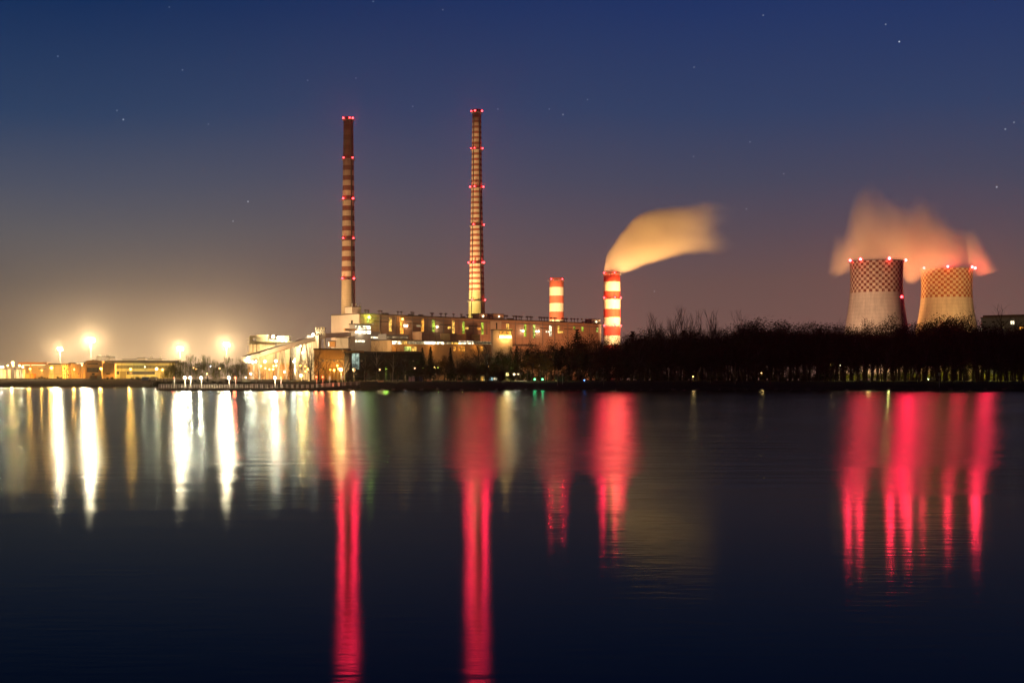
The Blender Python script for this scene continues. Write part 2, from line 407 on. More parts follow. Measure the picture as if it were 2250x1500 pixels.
for px, py, D, c, wt_, r, lb in [
    (734, 813, 610, SODIUM, .7, .45, 'orange lamp left of the big yellow park lamp'), (741, 803, 620, SODIUM, .8, .4, 'upper orange lamp above the big yellow park lamp'),
    (726, 812, 615, SODIUM, .3, .28, 'small orange lamp furthest left of the park group'), (749, 812, 600, (1, .6, .18), 4.0, .8, 'big yellow park lamp left of the dark glass building'),
    (744, 810, 612, SODIUM, .8, .45, 'orange lamp touching the big yellow park lamp'),
    (778, 812, 590, (1, .6, .22), 3.2, .72, 'starry yellow lamp below the lit stairwell'), (834, 812, 600, (1, .5, .2), .6, .42, 'peach lamp beside the pale birch trunk'),
    (847.5, 810, 600, GREEN, .5, .42, 'green lamp just right of the peach lamp'), (892, 810, 640, COOL, .1, .26, 'faint white lamp below the dark glass building end'),
    (912, 809, 620, (1, .5, .25), .5, .4, 'peach lamp left of the two faint stacked ones'), (929, 803, 640, GREEN, .1, .24, 'upper of two faint stacked lamps'), (930, 808, 640, GREEN, .1, .24, 'lower of two faint stacked lamps'),
    (955, 808, 590, WARM, .9, .5, 'yellow park lamp on a lit pole by the conifers'), (962, 808, 600, GREEN, .2, .27, 'small green lamp touching the yellow one by the conifers'),
    (1019, 807, 620, GREEN, .25, .32, 'lone green lamp in the dark wood below the tall stack'), (1074.5, 805, 600, (1, .6, .25), 1.0, .45, 'warm lamp left of the brightest shore lamp'),
    (1070, 799, 640, COOL, .08, .24, 'faint cool lamp right above the warm one'), (1101, 798, 640, COOL, .06, .22, 'faint cool lamp high over the brightest shore lamp'),
    (1114.5, 822, 560, (1, .72, .28), 2.4, .62, 'brightest yellow shore lamp of the park'), (1129.5, 822, 565, WHITE, .5, .34, 'white lamp next right of the brightest shore lamp'),
    (1138, 822, 570, WHITE, .3, .3, 'second white lamp right of the brightest shore lamp'), (1186.5, 803, 590, (1, .6, .25), .8, .36, 'lamp glowing in the orange autumn tree'),
    (1311, 800, 600, COOL, .05, .22, 'single faint white lamp below the steaming stack'), (1192, 833, 535, (.1, 1, .3), .03, .26, 'right one of two low green shore lamps'),
    (1175, 833, 535, (.1, 1, .3), .03, .26, 'left one of two low green shore lamps'), (1284, 835, 520, (.1, .3, 1), .003, .16, 'tiny blue shore lamp')]:
    L(px, py, D, c, K['street'] * wt_, lb, r, 14, PK)
RG = 'lamps lighting the lawn behind the right wood'
for px, py, D, c, wt_, r, lb in [
    (2004.7, 786, 600, (1, .8, .4), .25, .34, 'pale lamp above the lit lawn left of the white sign'), (2072, 754, 900, COOL, .1, .3, 'upper bluish lamp in the wood below the right cooling tower'),
    (2056, 769, 850, COOL, .1, .3, 'lower bluish lamp in the wood below the right cooling tower')]:
    L(px, py, D, c, K['street'] * wt_, lb, r, 14, RG)
for px, py, D, wt_, lb in [(2126, 803, 655, 1.6, 'yellow lamp hidden in the lit leafy crown right of the sign'), (2170, 812, 660, 1.3, 'yellow lamp behind trunks right of the lit crown'), (2242, 806, 655, 1.4, 'yellow lamp at the far right of the wood'),
                           (2035, 812, 660, .6, 'yellow lamp behind trunks left of the white sign'), (1950, 815, 660, .12, 'yellow lamp behind trunks below the red mast light'), (1905, 817, 660, .7, 'yellow lamp behind trunks below the left cooling tower'), (1856, 818, 660, .4, 'yellow lamp behind trunks at the left end of the lit lawn')]:
    L(px, py, D, (1, .85, .18), K['street'] * wt_ * 3, lb, .2, 3, RG)
for (px, py, D, c, lb) in [(1752, 762, 620, WARM, 'tiny warm window-like lamp in the black wood left of the cooling towers'), (1523, 827, 560, WARM, 'tiny lamp low in the black wood under the bare poplars'), (1915, 754, 640, SODIUM, 'tiny orange lamp below the left cooling tower'),
                           (1950, 761, 640, SODIUM, 'tiny orange lamp below the red mast light'), (1673, 819, 560, WARM, 'tiny lamp low in the black wood halfway to the lit lawn'), (1826, 802, 560, WARM, 'small pale lamp at the left end of the lit trunks'), (1846, 803, 560, WHITE, 'pale lamp right beside the one at the left end of the lit trunks')]:
    L(px, py, D, c, K['tiny'] * .5, lb, .2, 10, 'pin-point lamps in the black wood')

# ------------------------------------------------------------------ tall stacks
def band_mat(name, period, white_frac, phase, z_lo, z_hi, base_col, redc, whitec, sootz, sooth, blocky=False):
    m = bpy.data.materials.new(name); m.use_nodes = True; t = NT(m.node_tree)
    o = t.node('ShaderNodeTexCoord').outputs['Object']; x, y, z = t.sep(o)
    n = t.noise(o, .12, 5, .6)
    st = t.noise(t.node('ShaderNodeMapping', {'Vector': o, 'Scale': (1, 1, .05)}).outputs[0], .7, 4, .6)
    b = t.m('LESS_THAN', t.m('FRACT', t.m('DIVIDE', t.m('SUBTRACT', z, phase), period)), white_frac)
    c = t.mix(b, redc, whitec)
    ins = t.m('MULTIPLY', t.m('GREATER_THAN', z, z_lo), t.m('LESS_THAN', z, z_hi))
    c = t.mix(ins, base_col, c)
    # lift joints of the concrete
    jt = t.m('MULTIPLY', t.m('LESS_THAN', t.m('FRACT', t.m('DIVIDE', z, 2.5)), .12), t.m('LESS_THAN', z, z_lo))
    c = t.mix(t.m('MULTIPLY', jt, .25), c, (.1, .08, .06))
    if sooth > 0:
        s = t.node('ShaderNodeMapRange', {'Value': t.m('ADD', z, t.m('MULTIPLY', t.m('SUBTRACT', st, .5), sooth * .6)), 'From Min': sootz - sooth, 'From Max': sootz}).outputs[0]
        c = t.mix(t.m('MULTIPLY', s, .93), c, (.07, .035, .022))
    f = t.m('MULTIPLY', t.m('MULTIPLY_ADD', n, .5, .75), t.m('MULTIPLY_ADD', st, .5, .75))
    c = t.mix(1.0, c, t.xyz(f, f, f), 'MULTIPLY')
    bs = t.node('ShaderNodeBsdfPrincipled', {'Base Color': c, 'Roughness': .85})
    t.node('ShaderNodeOutputMaterial', {'Surface': bs.outputs[0]})
    return m

def warning_light(parent, loc, out, watts, r=.95, st=12, up=.06):
    h = MB().box(-.35, .35, -.35, .35, -r - .9, -r + .15)
    o = h.build('warning_light', darksteel, parent, loc)
    q = bulb(o, (0, 0, 0), (1, .03, .035), st * 1.6, r * .9, 'red_lens')
    out = Vector(out)
    l = bpy.data.lights.new('lamp_light', 'SPOT'); l.color = RED; l.energy = watts * 1.6; l.shadow_soft_size = .5; l.spot_size = radians(104); l.spot_blend = .5
    lo = bpy.data.objects.new('lamp_light', l); COL.objects.link(lo); lo.parent = o; lo.location = out * (r + .7); lo.rotation_euler = Vector((out.x * .4, -1, -.06)).to_track_quat('-Z', 'Y').to_euler()
    if up > .1: point(o, Vector((0, 0, 2.4)), RED, watts * up * .6, .5)
    return o

def stack(px, D, ztop_py, prof_px, material, levels, label, name='smokestack', duct=None, watts=K['red'], gz=5.5, group=None, lensr=.95, ring=1.5):
    b = P(px, 0, D); base = Vector((b.x, D, gz))
    e = empty(name, base, label, 'smokestack', group)
    Z = lambda py: (HY - py) / FPX * D + HC - gz
    R = lambda wpx: wpx / 2 / FPX * D
    prof = [(R(prof_px[-1][1]) * 1.02, -1.0)]
    pts = sorted([(Z(py), R(wp)) for py, wp in prof_px])
    prof = [(pts[0][1], -1.0)]
    for (z0, r0), (z1, r1) in zip(pts, pts[1:]):
        n = max(1, int((z1 - z0) / 12))
        for k in range(n): prof.append((r0 + (r1 - r0) * k / n, z0 + (z1 - z0) * k / n))
    zt, rt = pts[-1]
    prof += [(rt, zt), (rt - .6, zt), (rt - .6, zt - 12)]
    MB().lathe(prof, 40).build('shaft', material, e, smooth=True)
    def rad(z):
        for (z0, r0), (z1, r1) in zip(pts, pts[1:]):
            if z0 <= z <= z1: return r0 + (r1 - r0) * (z - z0) / (z1 - z0)
        return pts[0][1] if z < pts[0][0] else pts[-1][1]
    for (py, lights) in levels:
        z = Z(py) - 1.2; r = rad(z)
        g = MB().lathe([(r - .05, z), (r + ring, z), (r + ring, z + .25), (r - .05, z + .25)], 40, closed=True)
        rr = r + ring - .05
        g.lathe([(rr - .06, z + 1.2), (rr + .04, z + 1.2), (rr + .04, z + 1.32), (rr - .06, z + 1.32)], 40, closed=True)
        for k in range(20):
            a = 2 * pi * k / 20; g.tube((rr * cos(a), rr * sin(a), z + .2), (rr * cos(a), rr * sin(a), z + 1.3), .05, .05, 4)
        for k in range(10):
            a = 2 * pi * k / 10; g.tube((r * cos(a), r * sin(a), z - 1.4), ((r + ring * .9) * cos(a), (r + ring * .9) * sin(a), z), .09, .09, 4)
        pf = g.build('platform', steel, e)
        for lp in lights:
            lx, s_ = (lp if isinstance(lp, tuple) else (lp, 1.0))
            u = max(-1, min(1, ((lx - px) / FPX * D) / (r + ring + .5)))
            vx, vy = u, -sqrt(1 - u * u)
            warning_light(e, ((r + ring + .6) * vx, (r + ring + .6) * vy, z + 1.4), (vx, vy, 0) , watts * s_, lensr * (s_ ** .3))
    if duct is not None:
        zz = sorted([0.0] + [p[0] for p in pts if p[0] > 0]); mbd = MB()
        for z0, z1 in zip(zz, zz[1:]):
            z1 = min(z1, zt - 4)
            if z1 <= z0: continue
            for (ang, w2) in duct:
                r0, r1 = rad(z0) + .2, rad(z1) + .2
                ca, sa = cos(ang), sin(ang)
                tx, ty = -sa * w2, ca * w2
                pp = []
                for z_, r_ in ((z0, r0), (z1, r1)):
                    cx_, cy_ = ca * r_, sa * r_
                    pp += [(cx_ - tx - ca * .5, cy_ - ty - sa * .5, z_), (cx_ + tx - ca * .5, cy_ + ty - sa * .5, z_), (cx_ + tx + ca * .5, cy_ + ty + sa * .5, z_), (cx_ - tx + ca * .5, cy_ - ty + sa * .5, z_)]
                mbd.hexa(pp)
        mbd.build('lift_shaft', darksteel, e)
    return e, Z, R, rad
D1, D2, D3, D4 = 1382, 1545, 1575, 1488
def zz(py, D, gz=5.5): return (HY - py) / FPX * D + HC - gz
RC, WC = (.30, .085, .06), (.66, .54, .44)
m1 = band_mat('sooty banded concrete', 22.15 / FPX * D1, .52, zz(608, D1), zz(612, D1), zz(258, D1), (.42, .34, .24), (.22, .075, .055), (.60, .47, .36), zz(346, D1), 34.0)
stack(765.5, D1, 258, [(258, 20.5), (349, 23.5), (438, 25.5), (525, 27.5), (613, 29.5), (843, 35)], m1,
      [(262, [756, (770, .8), 776]), (349, [(757, .5), (776, .5)]), (438, [756, 777]), (525, [(756, .6), (778, .6)]), (613, [754.5, (779, 1.3)])],
      'tall smokestack with wide brown bands and a long sooty black top', duct=[(-.95, .5)], group='tall banded smokestacks')
m2 = band_mat('narrow banded concrete', 11.85 / FPX * D2, .55, zz(633, D2), zz(639.5, D2), zz(240, D2), (.52, .46, .27), (.36, .12, .075), (.70, .58, .42), zz(250, D2), 22.0)
stack(1047.5, D2, 241, [(241, 19), (328, 21.5), (412, 24), (495, 27), (578, 31), (640, 33.5), (700, 37.5), (843, 45)], m2,
      [(246, [(1036, .4), 1044, 1059]), (328, [(1035.5, .3), (1043, .4), (1060, .6)]), (412, [1033.5, (1043, .8), 1062]), (495, [(1041, .7), (1063.5, .6)]), (578, [1030, (1041, .8), 1063.5, (1060, .4)]), (660, [(1038, .4), (1066, .7)])],
      'tallest smokestack, with many narrow red and cream bands, right of the sooty one', duct=[(-1.0, .5), (-2.2, .3)], group='tall banded smokestacks')
def blocks(name, edges, D, redc):
    m = bpy.data.materials.new(name); m.use_nodes = True; t = NT(m.node_tree)
    o = t.node('ShaderNodeTexCoord').outputs['Object']; x, y, z = t.sep(o)
    top = zz(edges[0], D)
    pts = []; isred = True
    for a in edges: pts.append((zz(a, D) / top, isred)); isred = not isred
    pts = sorted(pts)
    ramp_pts = [(0.0, redc if pts[0][1] is False else (.82, .70, .52))]
    ramp_pts = [(0.0, redc)]
    for (p, red_above_down) in pts:   # edge at p: below it the colour is red if red_above_down
        pass
    # walk downward: between edges[i] and edges[i+1] red for even i
    seg = []
    for i in range(len(edges) - 1): seg.append((zz(edges[i + 1], D) / top, redc if i % 2 == 0 else (.85, .74, .55)))
    seg = sorted(seg); seg[0] = (0.0, seg[0][1])
    c = t.ramp(t.m('DIVIDE', z, top), seg, 'CONSTANT')
    n = t.noise(o, .15, 4, .6)
    st = t.noise(t.node('ShaderNodeMapping', {'Vector': o, 'Scale': (1, 1, .06)}).outputs[0], .6, 4, .6)
    f = t.m('MULTIPLY', t.m('MULTIPLY_ADD', n, .25, .87), t.m('MULTIPLY_ADD', st, .3, .85))
    c = t.mix(1.0, c, t.xyz(f, f, f), 'MULTIPLY')
    t.node('ShaderNodeOutputMaterial', {'Surface': t.node('ShaderNodeBsdfPrincipled', {'Base Color': c, 'Roughness': .7}).outputs[0]})
    return m
m3 = blocks('red and cream bands', [611, 632, 650, 667, 685, 703, 722, 740, 760, 800, 843], D3, (.68, .15, .08))
stack(1223, D3, 611, [(611, 31), (843, 33)], m3, [(614.5, [(1211, .7), (1235, .7)])], 'short stout smokestack with red and cream bands, without steam', name='short_smokestack', group='short banded smokestacks', ring=1.2)
m4 = blocks('strong red and cream bands', [598, 620, 640, 659, 679, 698, 718, 738, 758, 800, 843], D4, (.66, .06, .04))
stack(1344.5, D4, 598, [(598, 36), (843, 38)], m4, [(601, [(1327, .8), (1349, .8)]), (655, [1327, 1350, 1363]), (716, [1327, 1350, 1363])],
      'short stout smokestack with strong red bands and steam blowing off its top', name='short_smokestack', group='short banded smokestacks', ring=1.2)

# floodlights that wash the stacks from the works below
def flood(loc, target, col, watts, label, ang=70, h=4.0):
    gz = loc[2]; e = empty('floodlight', loc, label, 'floodlight', 'floodlights that wash the stacks and towers')
    MB().tube((0, 0, 0), (0, 0, h), .12, .1, 6).build('pole', steel, e)
    MB().box(-.5, .5, -.25, .25, h, h + .6).build('head', steel, e)
    spot(e, (0, 0, h + 1.6), target, col, watts, ang)
    return e

# ------------------------------------------------------------------ cooling towers
def checker_mat(name, px_sq, ztop, zlow, D, dark, light, base):
    m = bpy.data.materials.new(name); m.use_nodes = True; t = NT(m.node_tree)
    o = t.node('ShaderNodeTexCoord').outputs['Object']; x, y, z = t.sep(o)
    a = t.m('FLOOR', t.m('MULTIPLY', t.m('ADD', t.m('DIVIDE', t.m('ARCTAN2', y, x), 2 * pi), 1.0), 54.0))
    b = t.m('FLOOR', t.m('DIVIDE', t.m('SUBTRACT', z, zlow), (ztop - zlow) / 11.0))
    par = t.m('MODULO', t.m('ADD', t.m('ADD', a, b), 200.0), 2.0)
    ck = t.mix(t.m('GREATER_THAN', par, .5), dark, light)
    c = t.mix(t.m('GREATER_THAN', z, zlow), base, ck)
    n = t.noise(o, .07, 5, .65)
    st = t.noise(t.node('ShaderNodeMapping', {'Vector': o, 'Scale': (1, 1, .04)}).outputs[0], .25, 5, .65)
    worn = t.m('MULTIPLY', t.m('GREATER_THAN', z, zlow), t.node('ShaderNodeMapRange', {'Value': t.noise(o, .35, 6, .7), 'From Min': .5, 'From Max': .68}).outputs[0])
    c = t.mix(t.m('MULTIPLY', worn, .5), c, base)                       # paint flaked off in patches
    lift = t.m('MULTIPLY', t.m('LESS_THAN', t.m('FRACT', t.m('DIVIDE', z, 3.6)), .10), .16)
    rib = t.m('MULTIPLY', t.m('LESS_THAN', t.m('FRACT', t.m('MULTIPLY', t.m('ADD', t.m('DIVIDE', t.m('ARCTAN2', y, x), 2 * pi), 1.0), 40.0)), .05), .14)
    f = t.m('MULTIPLY', t.m('MULTIPLY_ADD', n, .5, .75), t.m('MULTIPLY_ADD', st, 1.1, .45))
    f = t.m('MULTIPLY', f, t.m('SUBTRACT', 1.0, t.m('MAXIMUM', lift, rib)))
    c = t.mix(1.0, c, t.xyz(f, f, f), 'MULTIPLY')
    t.node('ShaderNodeOutputMaterial', {'Surface': t.node('ShaderNodeBsdfPrincipled', {'Base Color': c, 'Roughness': .9}).outputs[0]})
    return m
def cooling_tower(px, D, prof_px, ck_low, dark, light, base, lights, label, gz=6.0):
    b = P(px, 0, D); e = empty('cooling_tower', (b.x, D, gz), label, 'cooling tower', 'checkered cooling towers')
    Z = lambda py: (HY - py) / FPX * D + HC - gz
    pts = sorted([(Z(py), wp / FPX * D) for py, wp in prof_px])
    prof = []
    N = 44; z0, z1 = pts[0][0], pts[-1][0]
    def rad(z):
        # smooth interpolation through the outline
        for i in range(len(pts) - 1):
            if pts[i][0] <= z <= pts[i + 1][0] + 1e-6:
                a = pts[i]; c = pts[i + 1]; u = (z - a[0]) / (c[0] - a[0])
                pa = pts[max(i - 1, 0)]; pc = pts[min(i + 2, len(pts) - 1)]
                ta = (c[1] - pa[1]) / (c[0] - pa[0]); tcn = (pc[1] - a[1]) / (pc[0] - a[0]); hh = c[0] - a[0]
                return (2 * u**3 - 3 * u**2 + 1) * a[1] + (u**3 - 2 * u**2 + u) * hh * ta + (-2 * u**3 + 3 * u**2) * c[1] + (u**3 - u**2) * hh * tcn
        return pts[-1][1]
    for k in range(N + 1):
        z = z0 + 8 + (z1 - z0 - 8) * k / N; prof.append((rad(z), z))
    zt = prof[-1][1]; rt = prof[-1][0]
    prof += [(rt - .9, zt)] + [(r - .9, z) for r, z in reversed(prof[:-1])][:]
    zlow = Z(ck_low)
    MB().lathe(prof, 108, closed=True).build('shell', checker_mat('checkered shell %d' % px, 6.7, zt, zlow, D, dark, light, base), e, smooth=False)
    lg = MB(); r8 = rad(z0 + 8); rb = rad(z0) * 1.02
    for k in range(36):
        a = 2 * pi * k / 36
        for da in (-.5, .5):
            a2 = a + da * 2 * pi / 36; lg.tube((rb * cos(a), rb * sin(a), 0), ((r8 - .4) * cos(a2), (r8 - .4) * sin(a2), z0 + 8.3), .45, .4, 5)
    lg.build('column_ring', concrete, e)
    rm = MB().lathe([(rt - .8, zt + .02), (rt + 1.3, zt + .02), (rt + 1.3, zt - .6), (rt + .02, zt - .9)], 72)
    for k in range(54):
        a = 2 * pi * k / 54; rm.tube(((rt + 1.2) * cos(a), (rt + 1.2) * sin(a), zt), ((rt + 1.2) * cos(a), (rt + 1.2) * sin(a), zt + 1.2), .06, .06, 4)
    rm.lathe([(rt + 1.15, zt + 1.2), (rt + 1.28, zt + 1.2), (rt + 1.28, zt + 1.32), (rt + 1.15, zt + 1.32)], 72, closed=True)
    rm.build('rim_gallery', steel, e)
    for lx, s_ in lights:
        u = max(-1, min(1, ((lx - px) / FPX * D) / (rt + 1.6))); vx, vy = u, -sqrt(1 - u * u)
        warning_light(e, ((rt + 2.0) * vx, (rt + 2.0) * vy, zt + .4), (vx, vy, 0), K['redtower'] * s_, 1.5 * s_ ** .3, 40, up=.11)
    return e
cooling_tower(1926, 1354, [(574, 57.5), (600, 56.6), (625, 56.2), (650, 57.8), (690, 62.5), (735, 71), (843, 100)], 644,
              (.20, .05, .025), (.66, .55, .42), (.58, .52, .44), [(1866, .8), (1881, .7), (1938, 1.1), (1985, .9)], 'left checkered cooling tower, the one with dark red squares')
cooling_tower(2080, 1442, [(591, 55.5), (612, 54.6), (635, 54), (655, 54.8), (690, 59), (735, 68), (843, 96)], 655,
              (.36, .11, .03), (.66, .55, .34), (.60, .54, .40), [(2025, 1.0), (2065, .9), (2122, .9), (2136, 1.1)], 'right checkered cooling tower, with paler orange squares')
# mast with red light in front of the left tower
p = P(1981, 652, 1250); gz = 6.0
e = empty('warning_mast', (p.x, 1250, gz), 'slim mast with a red light standing before the left cooling tower', 'mast')
h = p.z - gz; mb = MB()
for k in range(3):
    a = 2 * pi * k / 3
    mb.tube((3.0 * cos(a) + 4, 3.0 * sin(a), 0), (.35 * cos(a), .35 * sin(a), h - 1), .28, .18, 5)
for k in range(12):
    u0 = k / 12; u1 = (k + 1) / 12
    for q in range(3):
        a = 2 * pi * q / 3; b_ = 2 * pi * (q + 1) / 3; r0 = 3 - 2.65 * u0; r1 = 3 - 2.65 * u1
        mb.tube((r0 * cos(a) + 4 * (1 - u0), r0 * sin(a), (h - 1) * u0), (r1 * cos(b_) + 4 * (1 - u1), r1 * sin(b_), (h - 1) * u1), .1, .1, 4)
mb.build('lattice', darksteel, e)
warning_light(e, (0, -.5, h), (0, -1, 0), K['redtower'] * .9, 1.3, 12)

# ------------------------------------------------------------------ buildings
def zone(px):
    if px < 900: return 'before the dark glass building'
    if px < 1060: return 'before the turbine hall'
    if px < 1200: return 'below the orange glaring cabin'
    if px < 1300: return 'below the short stack without steam'
    if px < 1400: return 'below the steaming stack'
    if px < 1600: return 'below the skyline poplars'
    if px < 1850: return 'between the poplars and the cooling towers'
    if px < 2010: return 'below the left cooling tower'
    if px < 2140: return 'below the right cooling tower'
    return 'below the apartment block'
def zone_of(px): return zone(px)
class Wall:
    """a building standing on the line from A along u; s runs along the front, D follows"""
    def __init__(s, A, B):
        s.A = Vector((A[0], A[1], 0)); s.B = Vector((B[0], B[1], 0)); s.u = (s.B - s.A).normalized(); s.L = (s.B - s.A).length
        s.ang = math.atan2(s.u.y, s.u.x)
    def s_of(s, px):
        k = (px - CX) / FPX; return (k * s.A.y - s.A.x) / (s.u.x - k * s.u.y)
    def z_of(s, px, py):
        q = s.A + s.u * s.s_of(px); return (HY - py) / FPX * q.y + HC
def face(px0, px1, D, D1=None):
    D1 = D1 or D
    return Wall(((px0 - CX) / FPX * D, D), ((px1 - CX) / FPX * D1, D1))
class Building:
    def __init__(s, wall, name, label, cat, depth, px0, px1, pytop, mt, gz=None, roof='flat', roofmat=None, group=None, part='wall', ztop=None, pybase=None):
        s.w = wall; s.s0 = wall.s_of(px0); s.s1 = wall.s_of(px1)
        q = wall.A + wall.u * s.s0
        s.gz = ground_z(q.x, q.y) - 1.0 if gz is None else gz
        s.e = empty(name, (wall.A.x, wall.A.y, s.gz), label, cat, group, rz=wall.ang)
        zt = (wall.z_of(px0, pytop) if ztop is None else ztop) - s.gz
        s.zt = zt; s.depth = depth
        zb = 0 if pybase is None else wall.z_of(px0, pybase) - s.gz
        s.body = MB().box(s.s0, s.s1, 0, depth, zb, zt).build(part, mt, s.e)
        rm = roofmat or roofdark; o = .4
        if roof == 'flat':
            MB().box(s.s0 - o, s.s1 + o, -o, depth + o, zt + .003, zt + .9).build('roof', rm, s.e)
        elif roof == 'gable':     # ridge runs away from the viewer
            hh = (s.s1 - s.s0) * .10; mid = (s.s0 + s.s1) / 2; k = MB()
            k.v = [(s.s0 - o, -o, zt + .003), (s.s1 + o, -o, zt + .003), (mid, -o, zt + hh), (s.s0 - o, depth + o, zt + .003), (s.s1 + o, depth + o, zt + .003), (mid, depth + o, zt + hh)]
            k.f = [(0, 1, 2), (5, 4, 3), (0, 2, 5, 3), (1, 4, 5, 2), (0, 3, 4, 1)]
            k.build('roof', mt if roofmat is None else roofmat, s.e)
    def z(s, px, py): return s.w.z_of(px, py) - s.gz
    def panel(s, name, px0, px1, py0, py1, mt, proud=.25, thick=.4, off=0.0, frame=None, bars=0, hbars=0):
        a, b = s.w.s_of(px0), s.w.s_of(px1); zt, zb = s.z(px0, py0), s.z(px0, py1)
        o = MB().box(a, b, -proud - off, -proud - off + thick, zb, zt).build(name, mt, s.e)
        if bars or hbars or frame:
            k = MB(); y0 = -proud - off - .12
            for i in range(bars + 1):
                x = a + (b - a) * i / max(bars, 1) if bars else None
                if x is not None: k.box(x - .09, x + .09, y0, y0 + .1, zb, zt)
            for i in range(hbars + 1):
                if hbars: z = zb + (zt - zb) * i / hbars; k.box(a, b, y0 - .12, y0 - .02, z - .12, z + .12)
            if k.v: k.build('mullions', frame or darksteel, o)
        return o
    def block(s, name, px0, px1, py0, py1, mt, depth, off):
        a, b = s.w.s_of(px0), s.w.s_of(px1); zt, zb = s.z(px0, py0), s.z(px0, py1)
        return MB().box(a, b, -off, -off + depth, zb, zt).build(name, mt, s.e)

# windows: lit from inside
w_yel = glow('amber window', (1, .55, .10), 1.3, .3, .35); w_org = glow('orange window', (1, .40, .05), 1.6, .3, .3); w_grn = glow('green yellow window', (.62, .85, .08), .9, .3, .35)
w_wht = glow('white window', (1, .85, .55), 2.6, .25, .3); w_dim = glow('dim window', (.8, .6, .3), .45, .3, .4); w_str = glow('bright tube lit window', (1, .88, .62), 6.0, .2, .3)
w_cool = glow('cool stair window', (.75, 1, .82), .8, .45, .5); w_lime = glow('lime window', (.85, 1, .2), 1.0, .3, .3)

# main boiler house: long wall runs right and away
BH = face(790, 1320, 1225, 1432)
boil = Building(BH, 'boiler_house', 'long peach boiler house with vertical strips of lit windows, behind the park trees', 'power station', 41, 790, 1321, 690, plaster, gz=5.0, roofmat=roofdark)
boil.body.data.materials[0] = plaster
# end face: paler skin over the gable end
MB().box(-.35, -.02, 0.02, 40.9, 0, boil.zt - .02).build('end_wall', plasterend, boil.e)
MB().box(-.62, -.36, 9, 11.5, boil.zt - 26, boil.zt - 5).build('slot_window', darkglass, boil.e)
# cornice line
MB().box(boil.s0, boil.s1, -.45, -.03, boil.zt - 3.2, boil.zt - 2.7).build('cornice', greyclad, boil.e)
for px0, px1, a, b_, mt in [(854.5, 860.5, 698, 728, w_yel), (879, 886, 697.5, 733, w_org), (925.5, 931, 700.5, 732, w_org), (949.5, 955, 702.5, 745, w_grn), (993.5, 998.5, 704, 733, w_yel),
                            (1016, 1020.5, 705.5, 743, w_grn), (1057.5, 1062, 708, 735, w_grn), (1112.5, 1118, 709.5, 728, w_yel), (1151.5, 1156, 712, 739, w_grn), (1171, 1175.5, 713, 742, w_lime),
                            (1207, 1211.5, 714.5, 738, w_wht), (1225.5, 1230.5, 715.5, 732, w_yel), (1260, 1264, 717.5, 724, w_grn), (1278, 1282, 718, 728, w_grn), (1310, 1314, 720, 729, w_lime)]:
    boil.panel('strip_window', px0, px1, a, b_, mt, hbars=8)
boil.panel('strip_window', 806, 810.5, 700, 709, w_lime, hbars=4)
for px0, px1, a, b_, mt in [(886.5, 896, 712.5, 718, w_wht), (915, 924, 714, 718, w_dim), (955.5, 964, 716.5, 720, w_dim), (984, 990, 717.5, 722, w_yel), (1022, 1029, 719, 723, w_yel), (1048.5, 1056.5, 720, 724, w_org),
                            (1120, 1126, 723, 726.5, w_lime), (1142.5, 1151, 724.5, 729, w_wht), (1177, 1184, 725.5, 729, w_str), (1199.5, 1206, 727, 730, w_wht), (1231, 1238, 727.5, 731, w_yel), (812, 821, 710.5, 713, w_dim)]:
    boil.panel('gallery_window', px0, px1, a, b_, mt)
boil.block('stair_tower', 1077, 1101, 704.5, 843, plasterend, 6, .5)
boil.panel('slot_window', 1089, 1091.5, 709, 723, darkglass, off=.6)
for px0, px1, a, b_, mt in [(905.5, 934, 729.5, 760, plaster), (968, 1003, 732.5, 765, brickorange), (1034, 1052, 735, 765, plaster)]:
    boil.block('annex', px0, px1, a, b_, mt, 14, 13.5)
for px in (833, 868, 905, 938, 974, 1008, 1040, 1069, 1132, 1164, 1192, 1218, 1246, 1294):
    boil.panel('downpipe', px, px + .7, 694 + (px - 833) * .043, 760, greyclad, proud=.5, thick=.35)
for px0, px1, py in [(822, 853, 705), (895, 923, 709), (966, 990, 712), (1030, 1055, 715), (1186, 1204, 720), (1240, 1257, 722)]:
    boil.panel('louvre', px0, px1, py, py + 1.6, roofdark, proud=.15, bars=6)
MB().box(boil.s0 + 30, boil.s1 - 60, -2.6, -1.8, boil.zt - 31, boil.zt - 30.2).build('pipe_run', steel, boil.e)
MB().box(boil.s0 + 34, boil.s1 - 90, -3.0, -1.6, boil.zt - 24, boil.zt - 23.6).build('service_gallery', darksteel, boil.e)
# roof boxes
def roofbox(px0, px1, pyt, pyb, depth, y0, mt, extras=True):
    a, b_ = BH.s_of(px0), BH.s_of(px1); zt = boil.z(px0, pyt)
    o = MB().box(a, b_, y0, y0 + depth, boil.zt + .9, zt).build('lift_housing', mt, boil.e)
    MB().box(a - .3, b_ + .3, y0 - .3, y0 + depth + .3, zt + .003, zt + .5).build('roof_edge', roofdark, o)
    return o, a, b_, zt
rb, a, b_, zt = roofbox(778, 798, 674, 691, 10, 3, plasterend)
for sx_ in (.1, .45, .55, .95):
    MB().tube((a + (b_ - a) * sx_, 4, zt + .5), (a + (b_ - a) * sx_, 4, zt + 3.2), .35, .35, 6).build('antenna', whitepaint, rb)
rb2, a, b_, zt = roofbox(1054.5, 1073, 689, 703, 9, 2, plaster); bulb(rb2, ((a + b_) / 2, 1.2, zt - 2), WHITE, 8, .7, 'bulkhead_lamp')
rb3, a, b_, zt = roofbox(1087.5, 1110, 689.5, 705, 9, 2, plaster); bulb(rb3, ((a + b_) / 2, 1.2, zt - 2.2), WHITE, 8, .6, 'bulkhead_lamp')
